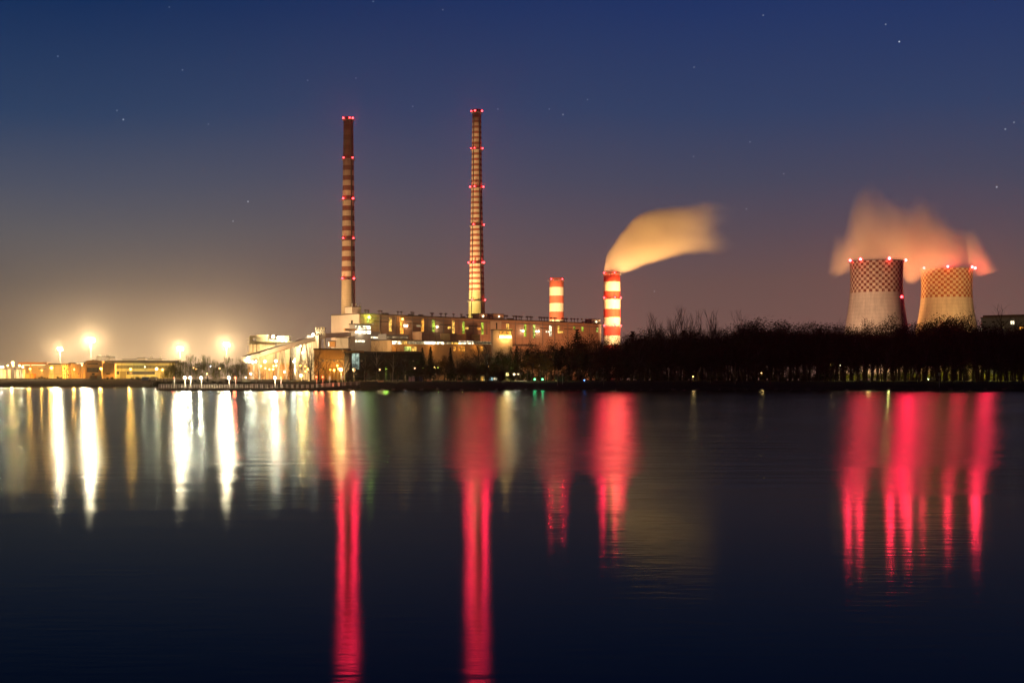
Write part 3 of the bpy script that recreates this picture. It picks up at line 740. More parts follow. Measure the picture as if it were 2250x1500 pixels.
rb4, a, b_, zt = roofbox(1303, 1322, 701, 712, 9, 2, plasterend); bulb(rb4, ((a + b_) / 2, 1.2, zt - 2.4), WHITE, 8, .6, 'bulkhead_lamp')
# mushroom vents
vent0 = None
for px in [805, 812, 835, 842, 879, 886, 907, 915, 951, 958, 973, 981, 1000, 1016, 1034, 1045, 1080, 1084, 1112, 1118, 1134, 1137, 1141, 1146, 1152.5, 1162, 1168, 1175, 1190, 1196, 1201, 1206, 1216.5, 1223, 1229, 1241, 1247, 1253, 1259, 1268, 1274, 1281, 1294, 1301]:
    big = px > 1110
    s_ = BH.s_of(px); h_ = 4.2 if big else 3.4
    if vent0 is None:
        vent0 = MB().tube((0, 0, 0), (0, 0, 2.6), .35, .35, 6).lathe([(0.02, 3.5), (1.3, 3.2), (1.5, 2.4), (0.3, 2.4)], 10).build('roof_vent', darksteel, boil.e, (s_, 1.5, boil.zt + .9)); v = vent0
    else:
        v = vent0.copy(); COL.objects.link(v); v.parent = boil.e; v.location = (s_, random.uniform(1, 5), boil.zt + .9)
    v.scale = (random.uniform(.8, 1.2),) * 2 + (h_ / 3.5,)
for px0, px1 in [(845, 856), (902, 912), (925, 932), (1018, 1024), (1120, 1131), (1236, 1243), (1284, 1291)]:
    a, b_ = BH.s_of(px0), BH.s_of(px1); MB().box(a, b_, 1, 4, boil.zt + .9, boil.zt + 2.1).build('roof_curb', darksteel, boil.e)
# green lamp high on the long wall
q = MB().box(-.5, .5, -.3, .3, .9, 1.2).build('wall_lamp', darksteel, boil.e, (BH.s_of(808.5), -1.4, boil.z(808.5, 697)))
bulb(q, (0, -.2, 0), (.75, 1, .1), 30, 1.0, 'green_lens'); point(q, (0, -1.8, 0), (.7, 1, .08), K['wall'] * 1.5, .4)
for px, py, c in [(891, 716, (1, .6, .25)), (1147, 727, WHITE), (1181, 728, WHITE), (958, 718, WHITE), (882, 701, SODIUM)]:
    q = MB().box(-.5, .5, -.3, .3, .9, 1.2).build('wall_lamp', darksteel, boil.e, (BH.s_of(px), -1.4, boil.z(px, py)))
    bulb(q, (0, -.2, 0), c, 20, .8, 'lens'); point(q, (0, -1.6, 0), c, K['wall'] * .35, .4)

# front office annex with bright window bands
AN = face(780, 842, 1171, 1194)
an = Building(AN, 'switchgear_building', 'grey block with glaring white window bands before the peach boiler house end', 'office building', 7, 780, 815, 713, greyclad, gz=4.5)
an.block('wing', 815.2, 841, 728, 843, greyclad, 6, -.6)
an.block('corner_pier', 836.5, 841.5, 728, 843, brickorange, 2, .3)
an.panel('window_band', 780.5, 814, 714.8, 718, w_wht, bars=6); an.panel('window_band', 780.5, 814, 719, 722.6, w_wht, bars=6); an.panel('window_band', 780, 814.3, 726, 731.8, w_str, bars=8)
an.panel('window_band', 780.5, 802, 747, 751.5, w_wht, bars=5)
an.panel('window_band', 803.5, 836, 738.8, 742.5, w_wht, bars=9, off=-.6); an.panel('window_band', 803.5, 836, 747.6, 752, w_wht, bars=9, off=-.6)
an.block('gantry_beam', 756, 781, 721.5, 726.5, orangebeam, 2, 1.5)
q = MB().box(-.5, .5, -.3, .3, .9, 1.2).build('wall_lamp', darksteel, an.e, (AN.s_of(790), -1.8, an.z(790, 729)))
point(q, (0, -1.6, 0), WHITE, K['wall'] * 1.5, .5)

# low turbine hall in front of the boiler house
TH = face(860, 1085, 1168, 1262)
th = Building(TH, 'turbine_hall', 'low hall with a long band of yellow lit glazing under the peach boiler house', 'factory hall', 26, 860, 1085, 747.5, brickorange, gz=4.5)
for a, b_, mt in [(862, 871, w_str), (872, 882, w_wht), (883, 894, w_yel), (895, 910, w_dim), (911, 930, w_dim), (931, 939, w_wht), (940, 954, w_str), (955, 975, w_wht), (976, 990, w_dim), (991, 1006, w_yel), (1007, 1024, w_wht), (1025, 1040, w_wht), (1041, 1058, w_dim), (1059, 1080, w_dim)]:
    th.panel('window_band', a, b_, 749.3, 755.6, mt, bars=3)
th.panel('upper_window_band', 862, 907, 738.5, 741.5, w_dim, bars=9, off=-6)
th.block('upper_storey', 860, 909, 733, 747, greyclad, 10, -6)
for a, b_, mt in [(888, 893, w_lime), (893.5, 903, w_lime), (905, 915, w_yel), (996, 1001, w_org), (1009, 1014, w_org), (1016, 1021, w_org), (1056, 1061, w_org)]:
    th.panel('window', a, b_, 761, 771, mt, bars=2, hbars=3)
for px in (866, 900, 947, 1010, 1045):
    q = MB().box(-.4, .4, -.2, .2, .5, .8).build('wall_lamp', darksteel, th.e, (TH.s_of(px), -3, th.z(px, 762)))
    point(q, (0, -1.5, -.2), SODIUM, K['wall'] * .7, .4)

# kiosk / control tower with the orange glare
KI = face(1083, 1126, 1210, 1213)
ki = Building(KI, 'control_cabin', 'small cabin with glaring orange window bands below the roof box of the boiler house', 'control cabin', 9, 1083, 1125.5, 725.5, greyclad, gz=5.0)
ki.panel('window_band', 1098, 1123, 727.5, 735, w_org, bars=5, hbars=2)
ki.panel('window_band', 1097, 1124, 737, 743, glow('orange glare band', (1, .62, .18), 9), bars=5)
q = MB().box(-.5, .5, -.3, .3, .9, 1.2).build('wall_lamp', darksteel, ki.e, (KI.s_of(1110), -2.0, ki.z(1110, 741)))
bulb(q, (0, -.2, 0), SODIUM, 30, .9, 'lens'); point(q, (0, -1.8, 0), (1, .45, .1), K['wall'] * 9, .5)

# dark glass building by the park with the lit stairwell
DG = face(757, 930, 800, 804)
dg = Building(DG, 'glass_building', 'dark glazed park building with one tall white lit stairwell and an orange fascia', 'office building', 20, 757, 928, 775.5, darkglass, gz=3.5)
dg.block('fascia', 759, 800, 770.5, 775, orangebeam, 8, .8)
st_ = dg.panel('stairwell_window', 773, 789.5, 776, 811, w_cool, hbars=14, bars=2)
for px in (783, 858, 897, 915):
    dg.panel('window', px + 10, px + 13, 792, 794.5, w_dim)
# ochre low building left of it
OB = face(690, 762, 850)
ob = Building(OB, 'low_building', 'long low sodium-lit building below the conveyor end', 'building', 18, 690, 762, 768.5, brickorange, gz=4.0)
for px in (700, 708, 716, 724, 732, 740, 748): ob.panel('window', px, px + 4, 790, 794, w_yel if px % 3 else w_dim, hbars=2)
for px in (705, 730, 755):
    q = MB().box(-.3, .3, -.2, .2, .5, .7).build('wall_lamp', darksteel, ob.e, (OB.s_of(px), -4, ob.z(px, 800))); point(q, (0, -1.2, 0), SODIUM, K['wall'] * .8, .3)

# conveyor support slab and conveyor
CS = face(738, 766, 1165)
cs = Building(CS, 'conveyor_tower', 'pale blank tower slab carrying the flat end of the conveyor', 'conveyor tower', 9, 738.5, 765, 742.5, plasterend, gz=4.5)
pts = [P(536, 788, 930), P(620, 762.5, 985), P(709, 736.5, 1060), P(766, 733.8, 1158)]
cv = empty('coal_conveyor', (pts[0].x, pts[0].y, ground_z(pts[0].x, pts[0].y)), 'enclosed inclined conveyor bridge rising from the yard to the boiler house', 'conveyor')
k = MB(); kb = MB(); org = Vector(cv.location)
for a, b_ in zip(pts, pts[1:]):
    a = a - org; b_ = b_ - org; d = (b_ - a); n2_ = Vector((-d.y, d.x, 0)).normalized() * 2.0
    up = Vector((0, 0, 1.45)); lo = Vector((0, 0, -1.45))
    k.hexa([a + n2_ + lo, a - n2_ + lo, b_ - n2_ + lo, b_ + n2_ + lo, a + n2_ + up, a - n2_ + up, b_ - n2_ + up, b_ + n2_ + up])
    n3_ = n2_ * 1.12
    kb.hexa([a + n3_ + lo * 1.35, a - n3_ + lo * 1.35, b_ - n3_ + lo * 1.35, b_ + n3_ + lo * 1.35, a + n3_ + lo * 1.003, a - n3_ + lo * 1.003, b_ - n3_ + lo * 1.003, b_ + n3_ + lo * 1.003])
k.build('gallery', plasterend, cv); kb.build('girder', brickorange, cv)
for px, py, D in [(563, 786, 945), (620, 769, 985), (668, 752, 1025), (709, 744, 1060)]:
    q = P(px, py, D) - org; tr = MB(); gz_ = -1.0; spread = (q.z - gz_) * .16
    for sx_ in (-1, 1):
        for sy_ in (-1, 1): tr.tube((q.x + sx_ * spread, q.y + sy_ * 2, gz_), (q.x + sx_ * 1.2, q.y + sy_ * 1.6, q.z + .5), .45, .4, 6)
    for u_ in (.35, .7):
        z_ = gz_ + (q.z - gz_) * u_; w_ = spread + (1.2 - spread) * u_
        tr.tube((q.x - w_, q.y - 1.9, z_), (q.x + w_, q.y - 1.9, z_), .2, .2, 5)
    tr.build('trestle', concrete, cv)

# silo block
SB = face(570, 637, 1010)
sb = Building(SB, 'silo_block', 'big cream silo block behind the rising conveyor', 'silo building', 22, 570, 637, 751.5, palecream, gz=5.0)
sb.block('penthouse', 563.5, 588, 735.5, 751, palecream, 9, 1.5); sb.block('penthouse', 611, 635, 737.5, 751, palecream, 9, .5)
sb.block('bright_bay', 590, 617, 745, 751, whitepaint, 6, -1)
sb.block('catwalk', 588, 643, 749.3, 751.2, yellowwall, 2.5, 2.5)
for px, r_, pt in [(550.5, 2.6, 737), (558, 2.6, 748), (566, 2.6, 749)]:
    s_ = SB.s_of(px); MB().tube((s_, 2, 0), (s_, 2, sb.z(px, pt)), 1.3 * r_ / 2.6, 1.3 * r_ / 2.6, 14).build('silo_tube', palecream, sb.e)
sb.block('head_box', 549, 563.5, 737, 741.5, palecream, 5, 0)
for py in (743, 750, 756, 774, 776): sb.block('catwalk', 543, 572, py, py + 1.1, yellowwall, 3, 1.5)
sb.block('catwalk_post', 544.5, 545.5, 756, 790, steel, .5, 1.2)
sb.block('duct', 605, 608, 751, 797, greyclad, 1.5, .5)
sb.block('ledge', 556, 641, 797.5, 801, yellowwall, 4, 5)
sb.block('base_hall', 545, 642, 801.2, 843, brickorange, 8, 3)
for px, py, wv, col in [(602, 740, 6, (1, .82, .42)), (614, 742, 1.5, (1, .9, .6)), (630, 749, .4, WHITE), (622, 749, .5, WHITE)]:
    q = MB().box(-.4, .4, -.2, .2, .9, 1.2).build('roof_lamp', darksteel, sb.e, (SB.s_of(px), -3.5, sb.z(px, py)))
    bulb(q, (0, 0, 0), col, 30, 1.1 if wv > 1 else .6, 'lens'); point(q, (0, -1.8, 0), col, K['wall'] * wv, .5)
for px in (575, 595, 620, 638):
    q = MB().box(-.4, .4, -.2, .2, .9, 1.2).build('wall_lamp', darksteel, sb.e, (SB.s_of(px), -9, sb.z(px, 812))); point(q, (0, -1.5, 0), SODIUM, K['wall'] * .8, .4)
S2 = face(648, 700, 1040)
s2 = Building(S2, 'ash_silo', 'narrow pale silo building behind the upper conveyor', 'silo building', 16, 675, 700, 737, palecream, gz=5.0)
s2.block('lower_bay', 649, 674.8, 752, 843, palecream, 10, -1)
for px in (679, 684, 689, 694): s2.panel('pilaster', px, px + .8, 740, 790, greyclad)
s2.block('head_frame', 694, 713, 729, 731, palecream, 6, 1)
for px in (694.5, 699, 704, 708.5, 712): s2.block('head_post', px, px + .9, 722, 737, palecream, 1, 1)
s2.block('head_box', 693, 713.5, 719, 724.5, palecream, 6, .9)
for px in (697.5, 703, 709.5):
    s_ = S2.s_of(px); MB().tube((s_, -1.25, s2.z(px, 721.8)), (s_, -.95, s2.z(px, 721.8)), .75, .75, 12).build('fan_opening', darksteel, s2.e)
for px, py, wv in [(689, 735, 3.0), (663, 760, 3.0), (664, 775, 1.5)]:
    q = MB().box(-.4, .4, -.2, .2, .9, 1.2).build('wall_lamp', darksteel, s2.e, (S2.s_of(px), -2.5, s2.z(px, py)))
    bulb(q, (0, 0, 0), WHITE, 25, .9, 'lens'); point(q, (0, -1.8, 0), (1, .85, .55), K['wall'] * wv, .5)
# small orange machine house beside the conveyor tower
MH = face(722, 737, 1180)
mh = Building(MH, 'machine_house', 'little ochre machine house on stilts left of the blank conveyor tower', 'machine house', 7, 722, 736, 750, orangebeam, gz=5.0, pybase=762)
for px in (723, 735): mh.block('leg', px - .4, px + .4, 762.2, 843, steel, 1, -1)
mh.panel('window', 721.2, 723.4, 751, 760, w_wht)

# left works yard
def hall(wall, name, label, px0, px1, py, mt, depth=25, roof='flat', roofmat=None, cat='factory hall', **kw):
    return Building(wall, name, label, cat, depth, px0, px1, py, mt, roof=roof, roofmat=roofmat, **kw)
h1 = hall(face(47, 110, 985), 'orange_roofed_hall', 'open hall with a thick orange roof edge, right of the white tanks', 48, 108, 800.5, plasterend, roofmat=None)
h1.block('canopy', 47, 109, 796, 800, orangebeam, 10, 6); h1.panel('tube_light', 50, 100, 801, 802, glow('tube light', (1, .7, .35), 2.2), off=.3)
h1.panel('window', 85, 100, 808.5, 811, w_dim, bars=6); h1.block('pillar', 71.5, 73, 800.2, 832, orangebeam, 1, 5)
h1.block('low_shed', 58, 74, 820, 834, yellowwall, 6, 9); h1.block('low_shed', 74.5, 83, 820.5, 834, orangebeam, 6, 9)
h2 = hall(face(106, 190, 950), 'ochre_block', 'bright ochre rendered block behind the large sodium lamp', 107.5, 137, 801, yellowwall, 18)
h3 = hall(face(140, 190, 968), 'ochre_hall', 'long ochre hall between the pipe rack and the gabled hall', 152, 189, 799, brickorange, 18)
h3.panel('drain_pipe', 176, 176.6, 800, 832, darksteel); h3.panel('window', 171.5, 173, 820, 822, darkglass); h3.panel('eave_light', 167, 184, 797.6, 798.6, w_wht, off=.5)
# pipe rack
p0 = P(138, 830, 945); pr = empty('pipe_rack', (p0.x, p0.y, ground_z(p0.x, p0.y)), 'rusty pipe rack with a stair between the two ochre halls', 'pipe rack')
k = MB()
for i in range(4):
    x_ = i * 1.45
    for y_ in (0, 3): k.tube((x_, y_, 0), (x_, y_, 10), .16, .16, 5)
for z_ in (2.2, 4.4, 6.6, 8.8): k.box(-.3, 4.7, -.3, 3.3, z_, z_ + .2)
for z_ in (2.2, 4.4, 6.6): k.tube((0, -.2, z_), (4.4, -.2, z_ + 2.2), .13, .13, 4)
k.build('frame', mat('rusty steel', (.28, .11, .05), .7, .3, .5), pr)
for z_, x_ in ((9.2, 2.2), (7, 1.0), (3, 3.5)): MB().ball((x_, 1, z_), .6, 8, 6).build('drum', darksteel, pr)
h4 = hall(face(187, 227, 935), 'gabled_hall', 'taller gabled hall with two dark window rows left of the smaller gabled one', 187.5, 224, 793.5, brickorange, 6, 'gable')
h4.panel('window_row', 192, 215, 798, 800, darkglass, bars=8); h4.panel('window_row', 192, 216, 808, 817, darkglass, bars=8, hbars=2); h4.panel('door', 202, 208, 819.5, 823.5, darkglass)
h5 = hall(face(225, 253, 925), 'small_gabled_hall', 'smaller plain gabled hall with one dark slot, right of the sodium lamp', 225.5, 252, 798.5, mat('light ochre wall', (.62, .43, .24), .85, .12, .1, .12), 4, 'gable')
h5.panel('slot_window', 233.5, 242, 820, 822, darkglass)
h6 = hall(face(253, 385, 955, 958), 'long_hall', 'long yellow-green hall with two window bands and a dark flat roof', 253.5, 384, 797.5, mat('lime cream wall', (.52, .52, .22), .85, .15, .1, .15, ribs=8), 30)
h6.block('clerestory', 226, 384, 791.5, 796.6, roofdark, 12, -4)
h6.panel('window_band', 256, 384, 803, 809, darkglass, bars=40, hbars=2, frame=mat('lime frame', (.35, .35, .15))); h6.panel('window_band', 256, 262, 816, 822, darkglass, bars=3, hbars=2); h6.panel('window_band', 279, 340, 816, 822, darkglass, bars=20, hbars=2)
h6.panel('door', 264, 277, 815.5, 832, mat('olive door', (.22, .20, .08), .8))
# perimeter wall, container, white van
fw = face(197, 225, 890); b_ = Building(fw, 'yard_wall', 'short bright yellow perimeter wall before the gabled hall', 'wall', .4, 197, 224, 824, yellowwall, roof='none'); b_.panel('gate', 208, 213, 825, 831, orangebeam)
fc = face(311, 330, 880); b_ = Building(fc, 'shipping_container', 'blue steel container on the yard in front of the long hall', 'container', 2.6, 311, 328, 828, mat('blue container', (.12, .24, .62), .5, .2, .6, ribs=.5), roof='none'); b_.panel('door', 311.4, 315, 828.4, 833, mat('blue door', (.16, .3, .7)), thick=.3)
p0 = P(335, 833, 878); vn = empty('white_van', (p0.x, p0.y, ground_z(p0.x, p0.y)), 'white van parked right of the blue container', 'van')
k = MB(); k.hexa([(-1.2, -.9, .4), (2.4, -.9, .4), (2.4, .9, .4), (-1.2, .9, .4), (-1.2, -.85, 2.2), (2.3, -.85, 2.2), (2.3, .85, 2.2), (-1.2, .85, 2.2)])
k.hexa([(-2.2, -.9, .4), (-1.2, -.9, .4), (-1.2, .9, .4), (-2.2, .9, .4), (-2.1, -.85, 1.2), (-1.2, -.85, 2.1), (-1.2, .85, 2.1), (-2.1, .85, 1.2)]); k.build('body', whitepaint, vn)
for x_ in (-1.4, 1.6):
    for y_ in (-.92, .75): MB().tube((x_, y_, .36), (x_, y_ + .2, .36), .36, .36, 12).build('wheel', darksteel, vn)
# tanks
tk0 = None
for i, (px0, px1, lb) in enumerate([(-8, 12, 'white storage tank cut by the picture edge'), (12.5, 23, 'second white storage tank from the picture edge'), (31, 44, 'third white storage tank, under the brightest lamp'), (44.5, 54.5, 'last white storage tank before the orange roofed hall')]):
    D = 945; r_ = (px1 - px0) / 2 / FPX * D; c_ = P((px0 + px1) / 2, 811, D + r_); gz_ = ground_z(c_.x, c_.y)
    e = empty('storage_tank', (c_.x, c_.y, gz_), lb, 'storage tank', 'white storage tanks'); hh = c_.z - gz_
    MB().lathe([(r_, -.5), (r_, hh), (r_ * .6, hh + .5), (.05, hh + .8)], 28).build('shell', whitepaint, e, smooth=False)
    MB().lathe([(r_ + .05, hh - .3), (r_ + .15, hh - .3), (r_ + .15, hh + .9), (r_ + .05, hh + .9)], 28, closed=True).build('railing', steel, e)
    MB().box(-.3, .3, -r_ - .3, -r_ - .05, 0, hh + .5).build('ladder', steel, e)
# yard kerb road strip that catches the orange light
rd = MB(); 
for i in range(60):
    x0 = -480 + i * 4.5; x1 = x0 + 4.5
    for (y0, y1) in ((891.0, 899.0),):
        z0 = ground_z(x0, y0) + .35; z1 = ground_z(x1, y0) + .35
        rd.quad((x0, y0, z0), (x1, y0, z1), (x1, y1, z1 + .1), (x0, y1, z0 + .1))
        rd.quad((x0, y0, z0 - .8), (x1, y0, z1 - .8), (x1, y0, z1), (x0, y0, z0))
tag(rd.build('road', mat('light concrete road', (.3, .27, .22), .9, .2, .3)), kind='structure')
# guard fence hedge along bank top left
# distant pale structures over the roofs
for px0, px1, pt, D, lb in [(212, 241, 784, 1500, 'hazy pale plant structure far behind the gabled hall'), (269, 300, 789.5, 1500, 'low hazy rooftop far behind the long hall'), (302, 318, 787, 1450, 'reddish hazy rooftop far behind the long hall'), (325, 356, 789, 1450, 'hazy pale building with two spires far behind the long hall')]:
    bb = Building(face(px0, px1, D), 'distant_building', lb, 'distant building', 20, px0, px1, pt, plasterend if px0 != 302 else brickorange, gz=5)
    if px0 == 212:
        for q in (216, 219, 231, 234, 238): bb.block('column', q, q + 1.6, 779.5 + (q % 3), 790, plasterend, 4, 0)
    if px0 == 325:
        for q in (329.5, 351): s_ = bb.w.s_of(q); MB().lathe([(2.2, bb.zt), (1.2, bb.zt + 1.5), (.05, bb.zt + 4)], 8, c=(s_, 3)).build('spire', plasterend, bb.e)
# sheet pile edge of the left bank
k = MB(); kb = MB()
for i in range(64):
    x_ = (30 + i * 3.85 - CX) / FPX * 843.0
    k.tube((x_, 842.2, -1), (x_, 842.2, .95), .30, .30, 8)
kb.box((28 - CX) / FPX * 843, (275 - CX) / FPX * 843, 842.6, 843.4, .2, 1.15)
e = empty('bank_edging', (0, 0, 0), 'row of round timber piles under a beam at the water edge of the left bank', 'timber edging')
q = k.build('pile_row', mat('wet timber', (.05, .035, .025), .8, .3, 1.0), e); q['kind'] = 'stuff'; kb.build('beam', mat('wet timber', (.05, .035, .025)), e)

# residential block far right
RB = face(2155, 2330, 905, 880)
rb_ = Building(RB, 'apartment_block', 'dark apartment block with a few lit windows at the far right behind the trees', 'apartment block', 12, 2156, 2330, 700, greyclad, roofmat=mat('roof slab', (.25, .2, .17)))
rb_.block('attic', 2158, 2330, 692.5, 699.3, mat('brown attic', (.16, .10, .08)), 8, -2)
for px0, px1, a, b__, mt in [(2141.5, 2146, 722, 726, w_wht), (2147, 2149.5, 722.5, 726, w_dim), (2152, 2157, 722, 727, w_wht), (2220.5, 2229, 705.5, 712, w_wht), (2240, 2249, 718.5, 724.5, w_org), (2200, 2206, 718, 722, w_dim), (2180, 2186, 706, 709, darkglass), (2200, 2206, 706, 709, darkglass), (2160, 2166, 706, 709, darkglass)]:
    rb_.panel('window', px0, px1, a, b__, mt, bars=2)
# small huts on the shore
def hut(px0, px1, pyt, D, mt, label, win=None, name='shore_hut', cat='hut', depth=3.5):
    b_ = Building(face(px0, px1, D), name, label, cat, depth, px0, px1, pyt, mt)
    if win: b_.panel('window', *win)
    return b_
hut(1054, 1065, 824, 560, greyclad, 'grey hut with one lit yellow window left of the brightest shore lamp', (1056.5, 1062, 826.5, 836, w_yel))
hut(1072, 1098, 828, 555, greyclad, 'low kiosk with two pale lit windows left of the brightest shore lamp', (1084, 1092, 829, 833.5, w_wht)).panel('window', 1077, 1083, 829, 835, glow('cyan window', (.5, .9, 1), .9, .2, .5))
hut(898, 911, 826, 530, mat('mauve panel', (.45, .3, .4), .7), 'pale mauve notice kiosk on the lawn beside a dark blue one', None)
hut(911.5, 928, 827, 532, mat('navy panel', (.02, .03, .10), .6), 'dark blue kiosk on the lawn beside the mauve one', None)
hut(1222, 1240, 832, 540, darksteel, 'black shed in the wood left of the steaming stack', None)
# signs
def sign(px, py, D, w_, h_, label, mt=whitepaint):
    p0 = P(px, py, D); gz_ = ground_z(p0.x, p0.y); e = empty('sign_board', (p0.x, p0.y, gz_), label, 'sign')
    hh = max(p0.z - gz_, h_ + .6)
    MB().tube((0, 0, 0), (0, 0, hh), .05, .05, 6).build('post', mt, e); MB().box(-w_ / 2, w_ / 2, -.1, -.05, hh - h_, hh).build('panel', mt, e)
sign(2064, 818.5, 489, .85, 1.0, 'white square sign on a post before the lit lawn'); sign(724.5, 826, 470, .6, 1.2, 'narrow white sign at the shore end of the pier'); sign(752.5, 825, 480, .8, .8, 'white sign beside the path right of the pier end'); sign(1236, 820, 500, .5, 1.0, 'faint white sign in the dark wood')
# parked car, pale, lit
p0 = P(2051, 831, 575); e = empty('parked_car', (p0.x, p0.y, ground_z(p0.x, p0.y)), 'pale car with glowing lights on the lit lawn left of the white sign', 'car')
k = MB(); prof = [(-2.1, .35), (-2.1, .8), (-1.2, .95), (-.6, 1.4), (.8, 1.42), (1.5, .98), (2.1, .9), (2.1, .35)]
n = len(prof)
k.v = [(x_, -.85, z_) for x_, z_ in prof] + [(x_, .85, z_) for x_, z_ in prof]; k.f = [tuple(range(n)), tuple(reversed(range(n, 2 * n)))] + [(i, n + i, n + (i + 1) % n, (i + 1) % n) for i in range(n)]
k.build('body', mat('pale car paint', (.6, .6, .5), .35), e)
for x_ in (-1.3, 1.3):
    for y_ in (-.9, .7): MB().tube((x_, y_, .32), (x_, y_ + .2, .32), .32, .32, 12).build('wheel', darksteel, e)
MB().box(-.5, .7, -.9, -.86, 1.0, 1.32).build('window', darkglass, e)
bulb(e, (-2.15, -.55, .7), (1, .95, .5), 16, .22, 'headlight'); bulb(e, (-2.15, .55, .7), (1, .95, .5), 16, .22, 'headlight')
# park bench at the shore
def bench(px, D, label):
    p0 = P(px, 840, D); e = empty('park_bench', (p0.x, p0.y, ground_z(p0.x, p0.y)), label, 'bench', 'benches on the shore lawn')
    wd = mat('bench wood', (.35, .18, .12), .7)
    MB().box(-.9, .9, -.25, .2, .42, .47).build('seat', wd, e); MB().box(-.9, .9, .2, .26, .5, .9).build('backrest', wd, e)
    for x_ in (-.7, .7): MB().box(x_ - .04, x_ + .04, -.2, .22, 0, .42).build('leg', darksteel, e)
bench(836, 505, 'light brown bench under the pale birch trunk'); bench(943, 508, 'dark bench on the lawn below the conifers'); bench(1010, 508, 'dark bench on the lawn left of the grey hut')
p0 = P(780, 841, 480); e = empty('litter_bin', (p0.x, p0.y, ground_z(p0.x, p0.y)), 'black round litter bin on the bank under the lit stairwell', 'bin')
MB().lathe([(.05, 0), (.4, 0), (.45, 1.0), (.38, 1.0), (.33, .1)], 16).build('drum', darksteel, e); MB().lathe([(.5, 1.0), (.5, 1.08), (.05, 1.2)], 16).build('lid', darksteel, e)

# stones along the water edge of the park bank, a mesh fence on the yard bank
stm = mat('shore stone', (.12, .11, .09), .9, .3, 1.0); rs = random.Random(11)
for i in range(46):
    px = 770 + i * 32 + rs.uniform(-12, 12); x_ = (px - CX) / FPX * 479; y_ = coast(x_) + rs.uniform(-.2, 1.6)
    k = MB().ball((0, 0, .1), rs.uniform(.25, .7), 7, 5, rs.uniform(.8, 1.6), 1, rs.uniform(.5, .8)); k.v = [(a + rs.uniform(-.08, .08), b + rs.uniform(-.08, .08), c + rs.uniform(-.05, .05)) for a, b, c in k.v]
    tag(k.build('stone', stm, loc=(x_, y_, ground_z(x_, y_))), 'low rough stone at the water edge ' + zone_of(px), 'stone', 'stones along the water edge')
fx = [((px - CX) / FPX * 886, 886) for px in range(2, 330, 9)]
e = empty('yard_fence', (0, 0, 0), 'long thin mesh fence with posts along the top of the left bank', 'fence'); k = MB()
for (xa, ya), (xb, yb) in zip(fx, fx[1:]):
    za, zb_ = ground_z(xa, ya), ground_z(xb, yb)
    for h_ in (.4, 1.1, 1.8): k.tube((xa, ya, za + h_), (xb, yb, zb_ + h_), .03, .03, 4, caps=False)
k.build('wires', steel, e)
for xa, ya in fx: MB().tube((0, 0, 0), (0, 0, 2.0), .07, .07, 5).build('post', concrete, e, (xa, ya, ground_z(xa, ya)))

# ------------------------------------------------------------------ pier
PD = 450.0
path = []
for i in range(0, 61):
    px = 349 + i * 5.6; path.append(Vector(((px - CX) / FPX * PD, PD, 0)))
a0 = path[-1]
for i in range(1, 18):
    u = i / 17; path.append(Vector((a0.x + 12.5 * u, a0.y + 24 * u * u, 0)))
e = empty('pier', (path[0].x, PD, 0), 'long low pier with a pale railing, curving to the bank at its right end', 'pier')
org = Vector((path[0].x, PD, 0)); k = MB(); kp = MB(); kr = MB(); posts = []
W_ = 3.2
for i, (a, b_) in enumerate(zip(path, path[1:])):
    a = a - org; b_ = b_ - org
    up = .86 + (.9 * max(0, (i - 60) / 17)) ; up2 = .86 + (.9 * max(0, (i + 1 - 60) / 17))
    off = Vector((0, W_, 0))
    k.hexa([a + Vector((0, 0, up - .5)), b_ + Vector((0, 0, up2 - .5)), b_ + off + Vector((0, 0, up2 - .5)), a + off + Vector((0, 0, up - .5)), a + Vector((0, 0, up)), b_ + Vector((0, 0, up2)), b_ + off + Vector((0, 0, up2)), a + off + Vector((0, 0, up))])
    if i % 5 == 0: kp.tube(a + Vector((0, .5, -2)), a + Vector((0, .5, up - .5)), .18, .18, 7); kp.tube(a + Vector((0, 2.7, -2)), a + Vector((0, 2.7, up - .5)), .18, .18, 7)
    kp.hexa([a + Vector((0, .25, up - .62 - .35)), b_ + Vector((0, .25, up2 - .97)), b_ + Vector((0, .45, up2 - .97)), a + Vector((0, .45, up - .97)), a + Vector((0, .25, up - .503)), b_ + Vector((0, .25, up2 - .503)), b_ + Vector((0, .45, up2 - .503)), a + Vector((0, .45, up - .503))])
    for hh, rr in ((1.1, .045), (.75, .025), (.4, .025)):
        for yy in (.12, W_ - .12): kr.tube(a + Vector((0, yy, up + hh)), b_ + Vector((0, yy, up2 + hh)), rr, rr, 5, caps=False)
    if i % (1 if i < 28 else 2) == 0: posts.append((a, up))
k.build('deck', mat('pier planks', (.16, .12, .08), .8, .3, 1.0), e); kp.build('piles', mat('wet timber', (.05, .035, .025)), e)
kr.build('rails', whitepaint, e)
p1 = MB().tube((0, .12, 0), (0, .12, 1.12), .05, .05, 5).tube((0, W_ - .12, 0), (0, W_ - .12, 1.12), .05, .05, 5).build('post', whitepaint, e, posts[0][0] + Vector((0, 0, posts[0][1])))
for a, up in posts[1:]:
    q = p1.copy(); COL.objects.link(q); q.parent = e; q.location = a + Vector((0, 0, up)); q.scale.x = random.choice((1, 1, 1.8))
p0 = P(382, 852, 452)

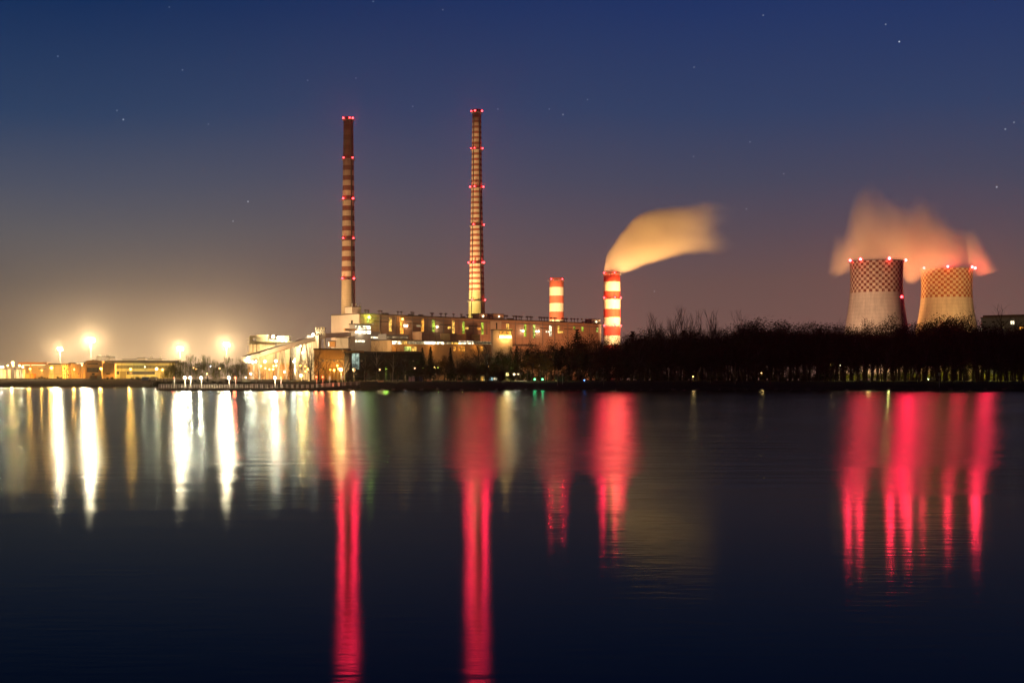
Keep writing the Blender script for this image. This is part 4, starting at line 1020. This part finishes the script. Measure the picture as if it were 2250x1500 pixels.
# ------------------------------------------------------------------ trees
bark = mat('bark', (.035, .026, .02), .95, .3, 1.0); birchbark = mat('birch bark', (.38, .33, .28), .9, .4, 1.5)
def leafmat(name, cols):
    m = bpy.data.materials.new(name); m.use_nodes = True; t = NT(m.node_tree)
    o = t.node('ShaderNodeTexCoord').outputs['Object']; n = t.noise(o, .45, 4, .6); r = t.node('ShaderNodeObjectInfo').outputs['Random']
    c = t.ramp(t.m('ADD', n, t.m('MULTIPLY', t.m('SUBTRACT', r, .5), .2)), [(.35, cols[0]), (.5, cols[1]), (.65, cols[2])])
    d = t.node('ShaderNodeBsdfDiffuse', {'Color': c}); tr = t.node('ShaderNodeBsdfTranslucent', {'Color': c})
    t.node('ShaderNodeOutputMaterial', {'Surface': t.node('ShaderNodeMixShader', {0: .25, 1: d.outputs[0], 2: tr.outputs[0]}).outputs[0]}); return m
lf_green = leafmat('dark green leaves', [(.008, .015, .005), (.016, .026, .008), (.028, .04, .012)])
lf_brown = leafmat('autumn leaves', [(.018, .010, .005), (.034, .018, .008), (.055, .034, .012)])
lf_amber = leafmat('amber leaves', [(.08, .035, .01), (.14, .07, .016), (.2, .12, .02)])
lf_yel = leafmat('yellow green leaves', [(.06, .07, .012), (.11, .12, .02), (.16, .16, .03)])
lf_pine = leafmat('pine needles', [(.007, .013, .007), (.012, .021, .009), (.02, .03, .013)])

def branchy(rng, H, spread=.45, depth=4, upright=.5, first=.25, nb=9, thin=1.0):
    """returns (trunk mesh, twig mesh, tips)"""
    T = MB(); W = MB(); tips = []
    def grow(p, d, l, r, lv):
        seg = 3 if lv < 2 else 2; q = p
        for i in range(seg):
            d = (d + Vector((rng.gauss(0, .12), rng.gauss(0, .12), rng.gauss(0, .05) + .05 * upright))).normalized()
            nq = q + d * (l / seg); r2 = r * (1 - .28 * (i + 1) / seg * 1.6)
            (T if lv < 2 else W).tube(q, nq, r * (1 - .45 * i / seg), r * (1 - .45 * (i + 1) / seg), 6 if lv == 0 else (4 if lv == 1 else 3), caps=False)
            q = nq
            if lv < depth and i >= (0 if lv else 0):
                for _ in range(2 if lv < depth - 1 else 3):
                    ax = Vector((rng.gauss(0, 1), rng.gauss(0, 1), rng.gauss(0, .3))).normalized()
                    nd = (d * (1 - spread) + ax * spread + Vector((0, 0, upright * .35))).normalized()
                    grow(q, nd, l * rng.uniform(.5, .72), r * .42, lv + 1)
        tips.append((q, lv))
    base = Vector((0, 0, 0)); top = Vector((rng.gauss(0, .03) * H, rng.gauss(0, .03) * H, H * .62)); r0 = H * .014 * thin + .05
    n = 6; pts = [base.lerp(top, i / n) + Vector((rng.gauss(0, .006) * H, rng.gauss(0, .006) * H, 0)) * (i > 0) for i in range(n + 1)]
    for i in range(n): T.tube(pts[i], pts[i + 1], r0 * (1 - .6 * i / n), r0 * (1 - .6 * (i + 1) / n), 8, caps=False)
    for b in range(nb):
        u = first + (1 - first) * (b + rng.random()) / nb; pos = pts[0].lerp(pts[-1], u); a = b * 2.4 + rng.random()
        ou = Vector((cos(a), sin(a), 0)); d = (ou * (1 - upright * .75) + Vector((0, 0, .35 + upright))).normalized()
        grow(pos, d, H * .30 * (1.15 - .45 * u) * (1.1 - .2 * upright), r0 * .45 * (1 - .5 * u), 1)
    grow(pts[-1], Vector((0, 0, 1)), H * .26, r0 * .4, 1)
    return T, W, tips
def leaves(rng, W, centres, size, per, rad):
    for c in centres:
        for _ in range(per):
            p = c + Vector((rng.gauss(0, rad), rng.gauss(0, rad), rng.gauss(0, rad * .8))); s = size * rng.uniform(.6, 1.3)
            u = Vector((rng.gauss(0, 1), rng.gauss(0, 1), rng.gauss(0, 1))).normalized(); v = u.orthogonal().normalized()
            W.quad(p - u * s, p - v * s * .6, p + u * s, p + v * s * .6)
PROTO = {}
def proto(kind, idx):
    key = (kind, idx)
    if key in PROTO: return PROTO[key]
    rng = random.Random(hash(kind) % 1 + idx * 17 + len(kind) * 101)
    H = 10.0
    if kind == 'bare': T, W, tips = branchy(rng, H, .42, 3, .55, .2, 9)
    elif kind == 'poplar': T, W, tips = branchy(rng, H, .3, 3, .95, .12, 11, .8)
    elif kind == 'birch': T, W, tips = branchy(rng, H, .4, 3, .5, .35, 8, .6)
    elif kind == 'leafy':
        T, W, tips = branchy(rng, H, .5, 2, .35, .22, 9)
        leaves(rng, W, [t[0] for t in tips if t[0].z > H * .2], .11, 34, .46)
    elif kind == 'highcrown':
        T, W, tips = branchy(rng, H, .5, 2, .3, .34, 9, .8)
        leaves(rng, W, [t[0] for t in tips if t[0].z > H * .26], .11, 36, .52)
    elif kind == 'willow':
        T, W, tips = branchy(rng, H * .95, .55, 2, .15, .15, 10)
        for q, lv in tips:
            for _ in range(6):
                p = q + Vector((rng.gauss(0, .4), rng.gauss(0, .4), rng.gauss(0, .3))); L_ = rng.uniform(1.0, 2.6)
                for j in range(6):
                    c = p + Vector((rng.gauss(0, .06), rng.gauss(0, .06), -L_ * j / 6)); 
                    if c.z < .8: break
                    s = .12; W.quad(c + Vector((-s * .5, 0, 0)), c + Vector((0, s * .3, -s)), c + Vector((s * .5, 0, 0)), c + Vector((0, -s * .3, s)))
    elif kind in ('spruce', 'pine'):
        T = MB().tube((0, 0, 0), (0, 0, H * .97), .16, .02, 7); W = MB()
        z = H * (.12 if kind == 'spruce' else .42)
        while z < H:
            u = (H - z) / H; rr = (H * .24 * u ** .85 + .08) if kind == 'spruce' else (H * .17 * min(1, u * 2.4) * rng.uniform(.7, 1.15) + .1)
            nb = 9 if kind == 'spruce' else 7
            for b in range(nb):
                a = 2 * pi * (b + rng.random()) / nb; L_ = rr * rng.uniform(.65, 1.15); d = Vector((cos(a), sin(a), -.28 if kind == 'spruce' else .25)); q = Vector((0, 0, z))
                W.tube(q, q + d * L_, .03, .01, 3, caps=False)
                for j in range(10):
                    c = q + d * (L_ * (j + 1) / 10.5) + Vector((rng.gauss(0, .07), rng.gauss(0, .07), rng.gauss(0, .05))); s = .17 * rng.uniform(.7, 1.2) * (1 if kind == 'spruce' else 1.3)
                    v1 = Vector((rng.gauss(0, 1), rng.gauss(0, 1), rng.gauss(0, .6))).normalized(); v2 = v1.orthogonal().normalized()
                    W.quad(c - v1 * s, c - v2 * s * .55, c + v1 * s, c + v2 * s * .55)
            z += H * (.035 if kind == 'spruce' else .045)
    elif kind == 'shrub':
        T = MB(); W = MB(); cs = []
        for b in range(14):
            a = rng.random() * 6.28; q = Vector((cos(a) * rng.uniform(1, 4), sin(a) * rng.uniform(1, 3), rng.uniform(3, 8))); T.tube((0, 0, 0), q, .12, .03, 4, caps=False); cs.append(q); cs.append(q * .6)
        leaves(rng, W, cs, .35, 34, 1.1)
    tm = bpy.data.meshes.new('trunk'); tm.from_pydata(T.v, [], T.f); tm.update(); tm.materials.append(birchbark if kind == 'birch' else bark)
    wm_ = bpy.data.meshes.new('crown'); wm_.from_pydata(W.v, [], W.f); wm_.update()
    wm_.materials.append({'bare': bark, 'poplar': bark, 'birch': bark, 'leafy': lf_brown, 'highcrown': lf_green, 'willow': lf_yel, 'spruce': lf_pine, 'pine': lf_pine, 'shrub': lf_green}[kind])
    PROTO[key] = (tm, wm_); return PROTO[key]
NV = {'bare': 4, 'poplar': 3, 'birch': 2, 'leafy': 4, 'highcrown': 3, 'willow': 3, 'spruce': 2, 'pine': 2, 'shrub': 3}
NAMES = {'bare': 'bare_tree', 'poplar': 'poplar_tree', 'birch': 'birch_tree', 'leafy': 'leafy_tree', 'highcrown': 'park_tree', 'willow': 'willow_tree', 'spruce': 'spruce_tree', 'pine': 'pine_tree', 'shrub': 'shrub'}
def tree(kind, px, pytop, D, label, group=None, wide=1.0, crown_mat=None, cat=None):
    p = P(px, pytop, D); gz = ground_z(p.x, p.y); H = max(p.z - gz, 1.2)
    tm, cm = proto(kind, random.randrange(NV[kind]))
    e = empty(NAMES[kind], (p.x, p.y, gz - .1), label, cat or ('shrub' if kind == 'shrub' else 'tree'), group, rz=random.uniform(0, 6.28))
    # prototypes are about 10 m tall (bare kinds reach about 1.05 of that)
    zt = max(max((v.co.z for v in tm.vertices), default=0), max((v.co.z for v in cm.vertices), default=0)) if (tm.name not in TOPZ) else TOPZ[tm.name]
    TOPZ[tm.name] = zt
    s = H / zt
    e.scale = (s * wide * random.uniform(.9, 1.1), s * wide * random.uniform(.9, 1.1), s)
    a = bpy.data.objects.new('trunk' if kind != 'shrub' else 'stems', tm); COL.objects.link(a); a.parent = e
    b = bpy.data.objects.new('crown' if kind != 'shrub' else 'foliage', cm); COL.objects.link(b); b.parent = e
    if crown_mat: b.material_slots[0].link = 'OBJECT'; b.material_slots[0].material = crown_mat
    return e
TOPZ = {}
# single trees one can tell apart
for kind, px, pt, D, wd, lb in [
    ('willow', 385, 786, 520, 1.2, 'low spreading willow at the pier tip, left of the first white lamps'), ('willow', 418, 775, 525, 1.3, 'broad willow right under the third floodlight mast'),
    ('willow', 455, 776, 530, 1.2, 'willow between the broad one and the gap with a yellow lamp'), ('willow', 500, 779, 528, 1.3, 'willow under the fourth floodlight mast'),
    ('willow', 530, 781, 522, 1.0, 'willow at the right edge of the willow group'), ('bare', 360, 806, 530, 1.2, 'small reddish bare tree before the long hall end'),
    ('bare', 566, 800, 500, 1.2, 'leaning bare tree on the lawn in front of the conveyor foot'), ('bare', 577, 808, 515, 1.0, 'small bare tree just right of the leaning one'),
    ('spruce', 638, 784, 520, .9, 'dark narrow spruce between the silo block and the bare trees'), ('bare', 664, 772, 560, 1.0, 'slender bare tree between two sodium lamps'),
    ('bare', 682, 757, 560, 1.2, 'tall bare tree behind the two red pier lamps'), ('bare', 700, 764, 565, 1.1, 'bushy bare tree right of the tall one behind the red pier lamps'),
    ('bare', 716, 776, 560, 1.1, 'smaller bare tree left of the big yellow park lamp'), ('bare', 757, 762, 590, .9, 'bare tree against the blank conveyor tower'),
    ('birch', 800, 770, 540, 1.0, 'bare birch right of the starry park lamp'), ('birch', 829, 742, 530, 1.0, 'tall birch with a pale lit trunk on the shore lawn'),
    ('birch', 862, 760, 535, 1.0, 'pale-stemmed birch in front of the dark glass building'), ('leafy', 815, 790, 545, 1.1, 'brown leafed tree under the window bands'),
    ('leafy', 795, 797, 545, 1.0, 'low brown leafed tree beside the lit stairwell'), ('bare', 875, 742, 560, 1.0, 'bare tree whose twigs reach over the lit turbine hall'),
    ('spruce', 928, 762, 545, 1.0, 'dark spruce left of a pair before the turbine hall'), ('spruce', 946, 760, 550, 1.0, 'dark spruce right of a pair before the turbine hall'),
    ('spruce', 990, 762, 555, .9, 'lone dark spruce before the orange lit windows'), ('bare', 1052, 737, 560, 1.1, 'bare tree against the boiler house below the tallest stack'),
    ('bare', 1072, 748, 555, 1.1, 'bare tree left of the orange glaring cabin'), ('leafy', 1170, 766, 545, 1.1, 'amber leafed tree glowing from a lamp inside it'), ('leafy', 1196, 772, 540, 1.0, 'amber leafed tree right of the glowing one'),
    ('poplar', 1432, 687, 600, 1.2, 'first bare poplar of the skyline group, lowest and leftmost'), ('poplar', 1448, 683, 600, 1.1, 'second bare poplar of the skyline group'),
    ('poplar', 1476, 674, 600, 1.2, 'bare poplar with a dark bird nest ball, left of the tallest one'), ('poplar', 1503, 667, 605, 1.3, 'tallest bare poplar of the skyline group'), ('poplar', 1524, 678, 600, 1.0, 'bare poplar just right of the tallest one'),
    ('poplar', 1544, 678, 600, 1.0, 'bare poplar in the middle of the right half of the group'), ('poplar', 1561, 676, 600, 1.0, 'third bare poplar from the right end of the group'), ('poplar', 1579, 675, 605, 1.1, 'last bare poplar of the long skyline group'),
    ('bare', 1622, 677, 600, 1.1, 'bare tree after the gap, left one of a pair on the skyline'), ('bare', 1637, 676, 600, 1.2, 'bare tree after the gap, right one of a pair on the skyline'),
    ('bare', 1968, 682, 610, 1.1, 'bare tree in front of the foot of the red light mast'), ('leafy', 1946, 685, 600, 1.1, 'round leafy tree before the left cooling tower'),
    ('bare', 1836, 693, 610, 1.0, 'bare tree just left of the left cooling tower'), ('leafy', 1896, 694, 600, .9, 'ragged leafy tree at the left foot of the left tower'), ('bare', 2150, 668, 605, 1.1, 'bare tree right against the right cooling tower'),
    ('bare', 2212, 663, 600, 1.4, 'wide bare tree standing over the apartment block'), ('bare', 2240, 684, 600, 1.1, 'bare tree cut by the right picture edge'),
    ('leafy', 2060, 684, 600, 1.3, 'dense dark tree before the left half of the right cooling tower'), ('leafy', 2110, 685, 600, 1.3, 'dense dark tree before the right half of the right cooling tower'),
    ('leafy', 2128, 794, 640, 1.2, 'small yellow leafed tree lit up beside the hidden lamp'),
    ('leafy', 2246, 797, 640, 1.0, 'small yellow leafed tree cut by the right picture edge')]:
    tree(kind, px, pt, D, lb, wide=wd, crown_mat=(lf_yel if 'yellow leafed' in lb or (kind == 'willow') else (lf_amber if 'amber' in lb else None)))
# the wood: rows of trees following the skyline of the photograph
SKY = [(745, 775), (780, 790), (810, 776), (850, 765), (880, 764), (920, 770), (960, 766), (1010, 770), (1040, 760), (1080, 757), (1105, 757), (1130, 742), (1160, 741), (1195, 743), (1222, 736), (1245, 726), (1270, 724), (1300, 725), (1340, 727), (1380, 724), (1400, 722), (1430, 717), (1500, 716),
       (1560, 714), (1595, 716), (1620, 706), (1650, 697), (1680, 692), (1705, 700), (1740, 698), (1760, 705), (1800, 703), (1840, 704), (1870, 712), (1900, 707), (1925, 712), (1950, 702), (1985, 704), (2010, 706), (2030, 703), (2060, 692), (2120, 692), (2150, 704), (2200, 706), (2260, 706)]
def skyline(px):
    for (a, ya), (b, yb) in zip(SKY, SKY[1:]):
        if a <= px <= b: return ya + (yb - ya) * (px - a) / (b - a)
    return SKY[-1][1]
KW = {'bare': 'bare', 'leafy': 'brown leafed', 'highcrown': 'dark green', 'pine': 'pine', 'spruce': 'spruce', 'birch': 'birch', 'poplar': 'bare upright'}
rows = [(505, .45, 26, 'front row'), (530, .62, 24, 'second row'), (560, .80, 23, 'middle row'), (590, .93, 22, 'back row'), (625, 1.0, 20, 'skyline row')]
for ri, (D, hf, step, rn) in enumerate(rows):
    px = 800 + ri * 9
    if ri == 4: px = 1040
    while px < 2290:
        q = px + random.uniform(-6, 6)
        sk = skyline(q); lit = q > 1830
        if ri < 2 and q < 930 and random.random() < .25: px += step; continue
        if ri < 2 and q < 800: px += step; continue
        if 1140 < q < 1215 and ri < 2: px += step; continue
        base = 843
        top = base - (base - sk) * hf * (random.uniform(.82, 1.03) if ri < 4 else random.uniform(.93, 1.02))
        if ri >= 3: kind = random.choices(['leafy', 'highcrown', 'bare', 'pine', 'birch'], [5, 3, 3, .8, 1])[0]
        elif ri == 0: kind = random.choices(['highcrown', 'birch', 'leafy', 'bare', 'pine'], [4, 1, 1 if not lit else 0, 1.5, .5])[0]
        else: kind = random.choices(['highcrown', 'leafy', 'bare', 'pine', 'spruce'], [4, 3 if not lit else .3, 1.2, 1.5, .8 if not lit else 0])[0]
        top = min(top, 812)
        tree(kind, q, top, D + random.uniform(-10, 10), '%s tree, %s, %s' % (KW[kind], rn, zone(q)), 'trees of the shore wood', wide=random.uniform(.95, 1.35))
        px += step * random.uniform(.75, 1.2) * (1 if q > 1000 else 1.3)
px = 782
while px < 1110:      # autumn trees between the shore lawn and the works
    kd = random.choice(['leafy', 'highcrown', 'bare', 'leafy'])
    tree(kd, px + random.uniform(-4, 4), random.uniform(776, 800), random.uniform(518, 570), '%s tree on the lawn %s' % (KW[kd], zone(px)), 'trees on the park lawn', wide=random.uniform(1.1, 1.4))
    px += 15
px = 1390
while px < 2290:      # fills the crest of the wood
    kd = random.choice(['leafy', 'leafy', 'highcrown'])
    tree(kd, px, skyline(px) + random.uniform(1, 9), 608 + random.uniform(-8, 8), '%s tree filling the crest %s' % (KW[kd], zone(px)), 'trees of the wood crest', wide=random.uniform(1.35, 1.6))
    px += 15
# undergrowth shrubs
px = 1010
while px < 2290:
    if not (1830 < px < 2260) or random.random() < .4:
        tree('shrub', px + random.uniform(-5, 5), 826 + random.uniform(-8, 4), 545 + random.uniform(-20, 60), 'low dark shrub among the trunks %s' % zone(px), 'undergrowth shrubs of the wood', wide=random.uniform(1.0, 2.0))
    px += 15
px = 1850
while px < 2290:
    tree('shrub', px, 815 + random.uniform(-5, 4), 680 + random.uniform(-8, 14), 'lit yellow-green shrub behind the lawn %s' % zone(px), 'lit shrubs behind the lawn', wide=random.uniform(1.3, 2.0), crown_mat=lf_yel)
    px += 13
px = 1000
while px < 1860:      # deeper shrubs closing the wood
    tree('shrub', px + random.uniform(-5, 5), 806 + random.uniform(-12, 8), 640 + random.uniform(-20, 30), 'tall dark shrub deep in the wood %s' % zone(px), 'undergrowth shrubs of the wood', wide=random.uniform(1.2, 1.8))
    px += 21
for px in list(range(344, 400, 9)) + list(range(400, 560, 14)):
    tree('shrub', px, 838 - random.uniform(0, 5), 500 + random.uniform(-12, 25) if px > 350 else 560, 'low shrub on the bank behind the pier railing', 'low shrubs behind the pier', wide=1.8)
for px in (236, 246, 290, 300, 306, 343, 330):
    tree('shrub', px, 827 + random.uniform(-2, 2), 885, 'round shrub in front of the long hall', 'shrubs before the long hall', wide=1.3)
for px in (86, 92, 98, 104, 128, 134):
    tree('shrub', px, 826 + random.uniform(-2, 2), 905, 'round shrub at the foot of the ochre halls', 'shrubs before the ochre halls', wide=1.4)
# hedge right of the pier end
hd = MB(); rng = random.Random(5)
leaves(rng, hd, [Vector((rng.uniform(-6, 6), rng.uniform(-.8, .8), rng.uniform(.2, 1.3))) for _ in range(160)], .12, 14, .2)
p0 = P(740, 838, 500); tag(hd.build('hedge', lf_green, loc=(p0.x, p0.y, ground_z(p0.x, p0.y))), 'clipped dark hedge behind the shore end of the pier', 'hedge')
hd = MB(); leaves(rng, hd, [Vector((rng.uniform(-7, 7), rng.uniform(-.8, .8), rng.uniform(.2, 1.3))) for _ in range(160)], .12, 14, .2)
p0 = P(800, 834, 535); tag(hd.build('hedge', lf_green, loc=(p0.x, p0.y, ground_z(p0.x, p0.y))), 'dark hedge at the foot of the birches', 'hedge')

# ------------------------------------------------------------------ floodlights washing walls, stacks and towers
c1 = P(765, 843, D1); c2 = P(1047, 843, D2); c3 = P(1223, 843, D3); c4 = P(1344, 843, D4)
F = K['flood']
flood((c1.x - 50, D1 - 90, 6), (c1.x, D1, 60), (1, .64, .28), F * 9, 'floodlight aimed up at the sooty stack', 60)
flood((c1.x - 60, D1 - 60, 6), (c1.x, D1, 150), (1, .56, .24), F * 17, 'long range floodlight aimed at the sooty stack', 50)
flood((c2.x - 50, D2 - 80, 6), (c2.x, D2, 60), (1, .74, .22), F * 17, 'floodlight aimed up at the foot of the tallest stack', 60)
flood((c2.x - 60, D2 - 70, 6), (c2.x, D2, 190), (1, .60, .27), F * 55, 'long range floodlight aimed at the tallest stack', 50)
flood((c3.x - 45, D3 - 140, 6), (c3.x, D3, 75), (1, .66, .34), F * 34, 'floodlight aimed at the short stack without steam', 60)
flood((c4.x + 22, D4 - 120, 6), (c4.x + 2, D4, 85), (1, .62, .30), F * 32, 'floodlight aimed at the steaming stack', 42)
t1 = P(1926, 843, 1354); t2 = P(2080, 843, 1442)
flood((t1.x - 100, 1354 - 140, 6), (t1.x, 1354, 60), (1, .56, .33), F * 17, 'floodlight aimed at the left cooling tower', 60)
flood((t2.x - 20, 1442 - 170, 6), (t2.x, 1442, 70), (1, .56, .22), F * 15, 'floodlight aimed at the right cooling tower', 60)
flood((t1.x + 38, 1470, 6), (t1.x + 20, 1400, 150), (1, .41, .13), F * 46, 'floodlight lighting the steam above the left tower', 75)
flood((t2.x + 55, 1500, 6), (t2.x + 10, 1410, 130), (1, .41, .13), F * 50, 'floodlight lighting the steam above the right tower', 75)
flood((c4.x + 25, D4 - 60, 6), (c4.x + 45, D4, 150), (1, .46, .13), F * 92, 'floodlight lighting the steam of the steaming stack', 75)
for i in range(5):
    s_ = 20 + i * 62; q = BH.A + BH.u * s_ + Vector((BH.u.y, -BH.u.x, 0)) * 52
    flood((q.x, q.y, 5), tuple(BH.A + BH.u * (s_ + 4) + Vector((0, 0, 42))), (1, .40, .15), F * 1.4, 'floodlight %s washing the boiler house wall' % ['at the left end', 'left of the middle', 'at the middle', 'right of the middle', 'at the right end'][i], 110, h=10)
q = P(735, 843, 1190); flood((q.x, q.y, 5), tuple(P(765, 715, 1240)), (1, .52, .26), F * 4, 'floodlight washing the pale end wall of the boiler house', 90)
q = P(650, 843, 900); flood((q.x, q.y, 5), tuple(P(690, 745, 1060)), (1, .6, .28), F * 16, 'floodlight washing the conveyor and its tower', 80)
q = P(590, 843, 900); flood((q.x, q.y, 5), tuple(P(610, 770, 1000)), (1, .66, .30), F * 1.2, 'floodlight washing the cream silo block', 90)

# ------------------------------------------------------------------ steam
def steam(name, label, D, x0, x1, z_hi, up, lo, hd, dens, label_mat, nscale, thr, warp, col=(.95, .95, .95), gap=0.45):
    """px box x0..x1; up and lo: outlines as (px, py); hd half depth in metres; the vapour is thickest between the two outlines"""
    A = P(x0, HY, D); B = P(x1, HY, D); Lx = B.x - A.x; Zt = (HY - z_hi) / FPX * D + HC
    zlo = min((HY - max(p[1] for p in lo)) / FPX * D + HC, 1e9) - 15
    e = MB().box(0, Lx, -hd * 1.3, hd * 1.3, zlo, Zt)
    m = bpy.data.materials.new(label_mat); m.use_nodes = True; t = NT(m.node_tree)
    o = t.node('ShaderNodeTexCoord').outputs['Object']
    nv = t.node('ShaderNodeTexNoise', {'Vector': o, 'Scale': nscale * .6, 'Detail': 3.0}).outputs['Color']
    wv = t.node('ShaderNodeVectorMath', {0: nv, 1: (.5, .5, .5)}, operation='SUBTRACT').outputs[0]
    wv = t.node('ShaderNodeVectorMath', {0: wv, 1: (warp, warp, warp)}, operation='MULTIPLY').outputs[0]
    op = t.node('ShaderNodeVectorMath', {0: o, 1: wv}, operation='ADD').outputs[0]
    x, y, z = t.sep(op)
    xn = t.m('DIVIDE', x, Lx)
    zf = lambda py: ((HY - py) / FPX * D + HC) / Zt
    uc = t.m('MULTIPLY', t.curve(xn, [((p - x0) / (x1 - x0), zf(q)) for p, q in up]), Zt)
    lc = t.m('MULTIPLY', t.curve(xn, [((p - x0) / (x1 - x0), zf(q)) for p, q in lo]), Zt)
    th_ = t.m('MAXIMUM', t.m('SUBTRACT', uc, lc), .5)
    v = t.m('DIVIDE', t.m('SUBTRACT', z, lc), th_)                      # 0 at the lower outline, 1 at the upper one
    stack_ = name == 'steam_plume'
    if stack_: vp = t.m('SUBTRACT', 1.0, t.m('POWER', t.m('ABSOLUTE', t.m('MULTIPLY_ADD', v, 2.0, -1.0)), 3.0))
    else: vp = t.ramp(v, [(0, 0.0), (.10, .8), (.22, 1.0), (.5, .72), (.8, .35), (1.0, 0.0)])
    yy = t.m('DIVIDE', y, t.m('MINIMUM', t.m('MULTIPLY_ADD', th_, .6, 5.0), hd))
    yp = t.m('SUBTRACT', 1.0, t.m('MULTIPLY', yy, yy))
    fx = t.ramp(xn, [(0.0, 0.0), (.04, .1), (.06, 1.0), (.34, 1.0), (.55, .8), (.75, .45), (1, 0.0)] if stack_ else [(0.0, 0.0), (.12, .75), (.3, 1.0), (.75, .95), (.9, .6), (1, 0.0)])
    sh = t.m('MULTIPLY', t.m('MULTIPLY', t.m('MAXIMUM', vp, 0.0), t.m('MAXIMUM', yp, 0.0)), fx)
    n = t.noise(t.node('ShaderNodeMapping', {'Vector': op, 'Scale': (.42 if stack_ else 1, 1, gap), 'Rotation': (0, .45 if stack_ else .12, 0)}).outputs[0], nscale, 4, .52)
    d = t.m('MAXIMUM', t.m('SUBTRACT', t.m('ADD', sh, t.m('MULTIPLY', t.m('SUBTRACT', n, .5), 1.5)), thr), 0.0)
    ex = t.m('MULTIPLY', t.m('MULTIPLY', t.m('MINIMUM', t.m('MULTIPLY', sh, 3.0), 1.0), t.m('MULTIPLY', d, t.ramp(xn, [(0, 1.0), (.28, 1.0), (.6, .5), (.8, .2), (1, .05)] if stack_ else [(0, .8), (1, .8)]))), dens)
    vs = t.node('ShaderNodeVolumePrincipled', {'Color': col, 'Density': ex, 'Anisotropy': .1})
    t.node('ShaderNodeOutputMaterial', {'Volume': vs.outputs[0]})
    ob_ = e.build(name, m, loc=(A.x, D, 0)); tag(ob_, label, 'steam', kind='stuff'); return ob_
steam('steam_plume', 'peach lit steam blowing to the right off the steaming stack', D4, 1310, 1640, 420,
      [(1310, 601), (1322, 600), (1327, 588), (1333, 560), (1350, 530), (1375, 498), (1400, 474), (1440, 458), (1490, 450), (1550, 438), (1600, 436), (1640, 440)],
      [(1310, 600), (1330, 599), (1360, 600), (1385, 598), (1420, 586), (1450, 576), (1490, 562), (1530, 560), (1570, 566), (1600, 570), (1640, 572)], 26, .13, 'stack steam', .026, .12, 14, gap=1.0)
steam('cooling_steam', 'wide orange and pink lit steam drifting over both cooling towers', 1395, 1800, 2200, 370,
      [(1800, 606), (1818, 560), (1834, 495), (1848, 500), (1872, 432), (1895, 400), (1920, 385), (1950, 395), (1975, 430), (2005, 440), (2035, 415), (2050, 450), (2080, 485), (2110, 492), (2132, 505), (2150, 548), (2172, 580), (2188, 598), (2200, 606)],
      [(1800, 602), (1830, 610), (1850, 614), (1872, 590), (1930, 584), (1985, 596), (2005, 622), (2025, 612), (2080, 598), (2135, 600), (2150, 612), (2170, 610), (2188, 607), (2200, 608)], 46, .034, 'tower steam', .019, .14, 30, gap=.38)

# ------------------------------------------------------------------ vapour added over the yard to give its floodlights a glow
c_ = P(330, 790, 1080)
ym = MB().box(-360, 360, -230, 230, -20, 150).build('glow_mist', None, loc=(c_.x, c_.y, 6)); tag(ym, 'thin vapour added around the left yard floodlights to make them glow', 'glow_mist', kind='stuff')
m = bpy.data.materials.new('yard mist'); m.use_nodes = True; t = NT(m.node_tree)
o = t.node('ShaderNodeTexCoord').outputs['Object']; x, y, z = t.sep(o)
q = t.m('ADD', t.m('ADD', t.m('POWER', t.m('DIVIDE', x, 350.0), 2.0), t.m('POWER', t.m('DIVIDE', y, 220.0), 2.0)), t.m('POWER', t.m('DIVIDE', t.m('MAXIMUM', z, 0.0), 140.0), 2.0))
q = t.m('MAXIMUM', t.m('SUBTRACT', 1.0, t.m('SQRT', q)), 0.0)
q = t.m('MULTIPLY', t.m('MULTIPLY', q, q), t.m('MULTIPLY_ADD', t.noise(o, .012, 3), 1.2, .4))
vs = t.node('ShaderNodeVolumePrincipled', {'Color': (.95, .93, .9), 'Density': t.m('MULTIPLY', q, .0014), 'Anisotropy': .5})
t.node('ShaderNodeOutputMaterial', {'Volume': vs.outputs[0]}); ym.data.materials.append(m)

# ------------------------------------------------------------------ air
hz = MB().box(-1500, 1500, -60, 1900, -4.5, 320).build('haze', None); tag(hz, kind='stuff')
m = bpy.data.materials.new('haze air'); m.use_nodes = True; t = NT(m.node_tree)
vs = t.node('ShaderNodeVolumePrincipled', {'Color': (.9, .9, .92), 'Density': .000028, 'Anisotropy': .85})
t.node('ShaderNodeOutputMaterial', {'Volume': vs.outputs[0]}); hz.data.materials.append(m)
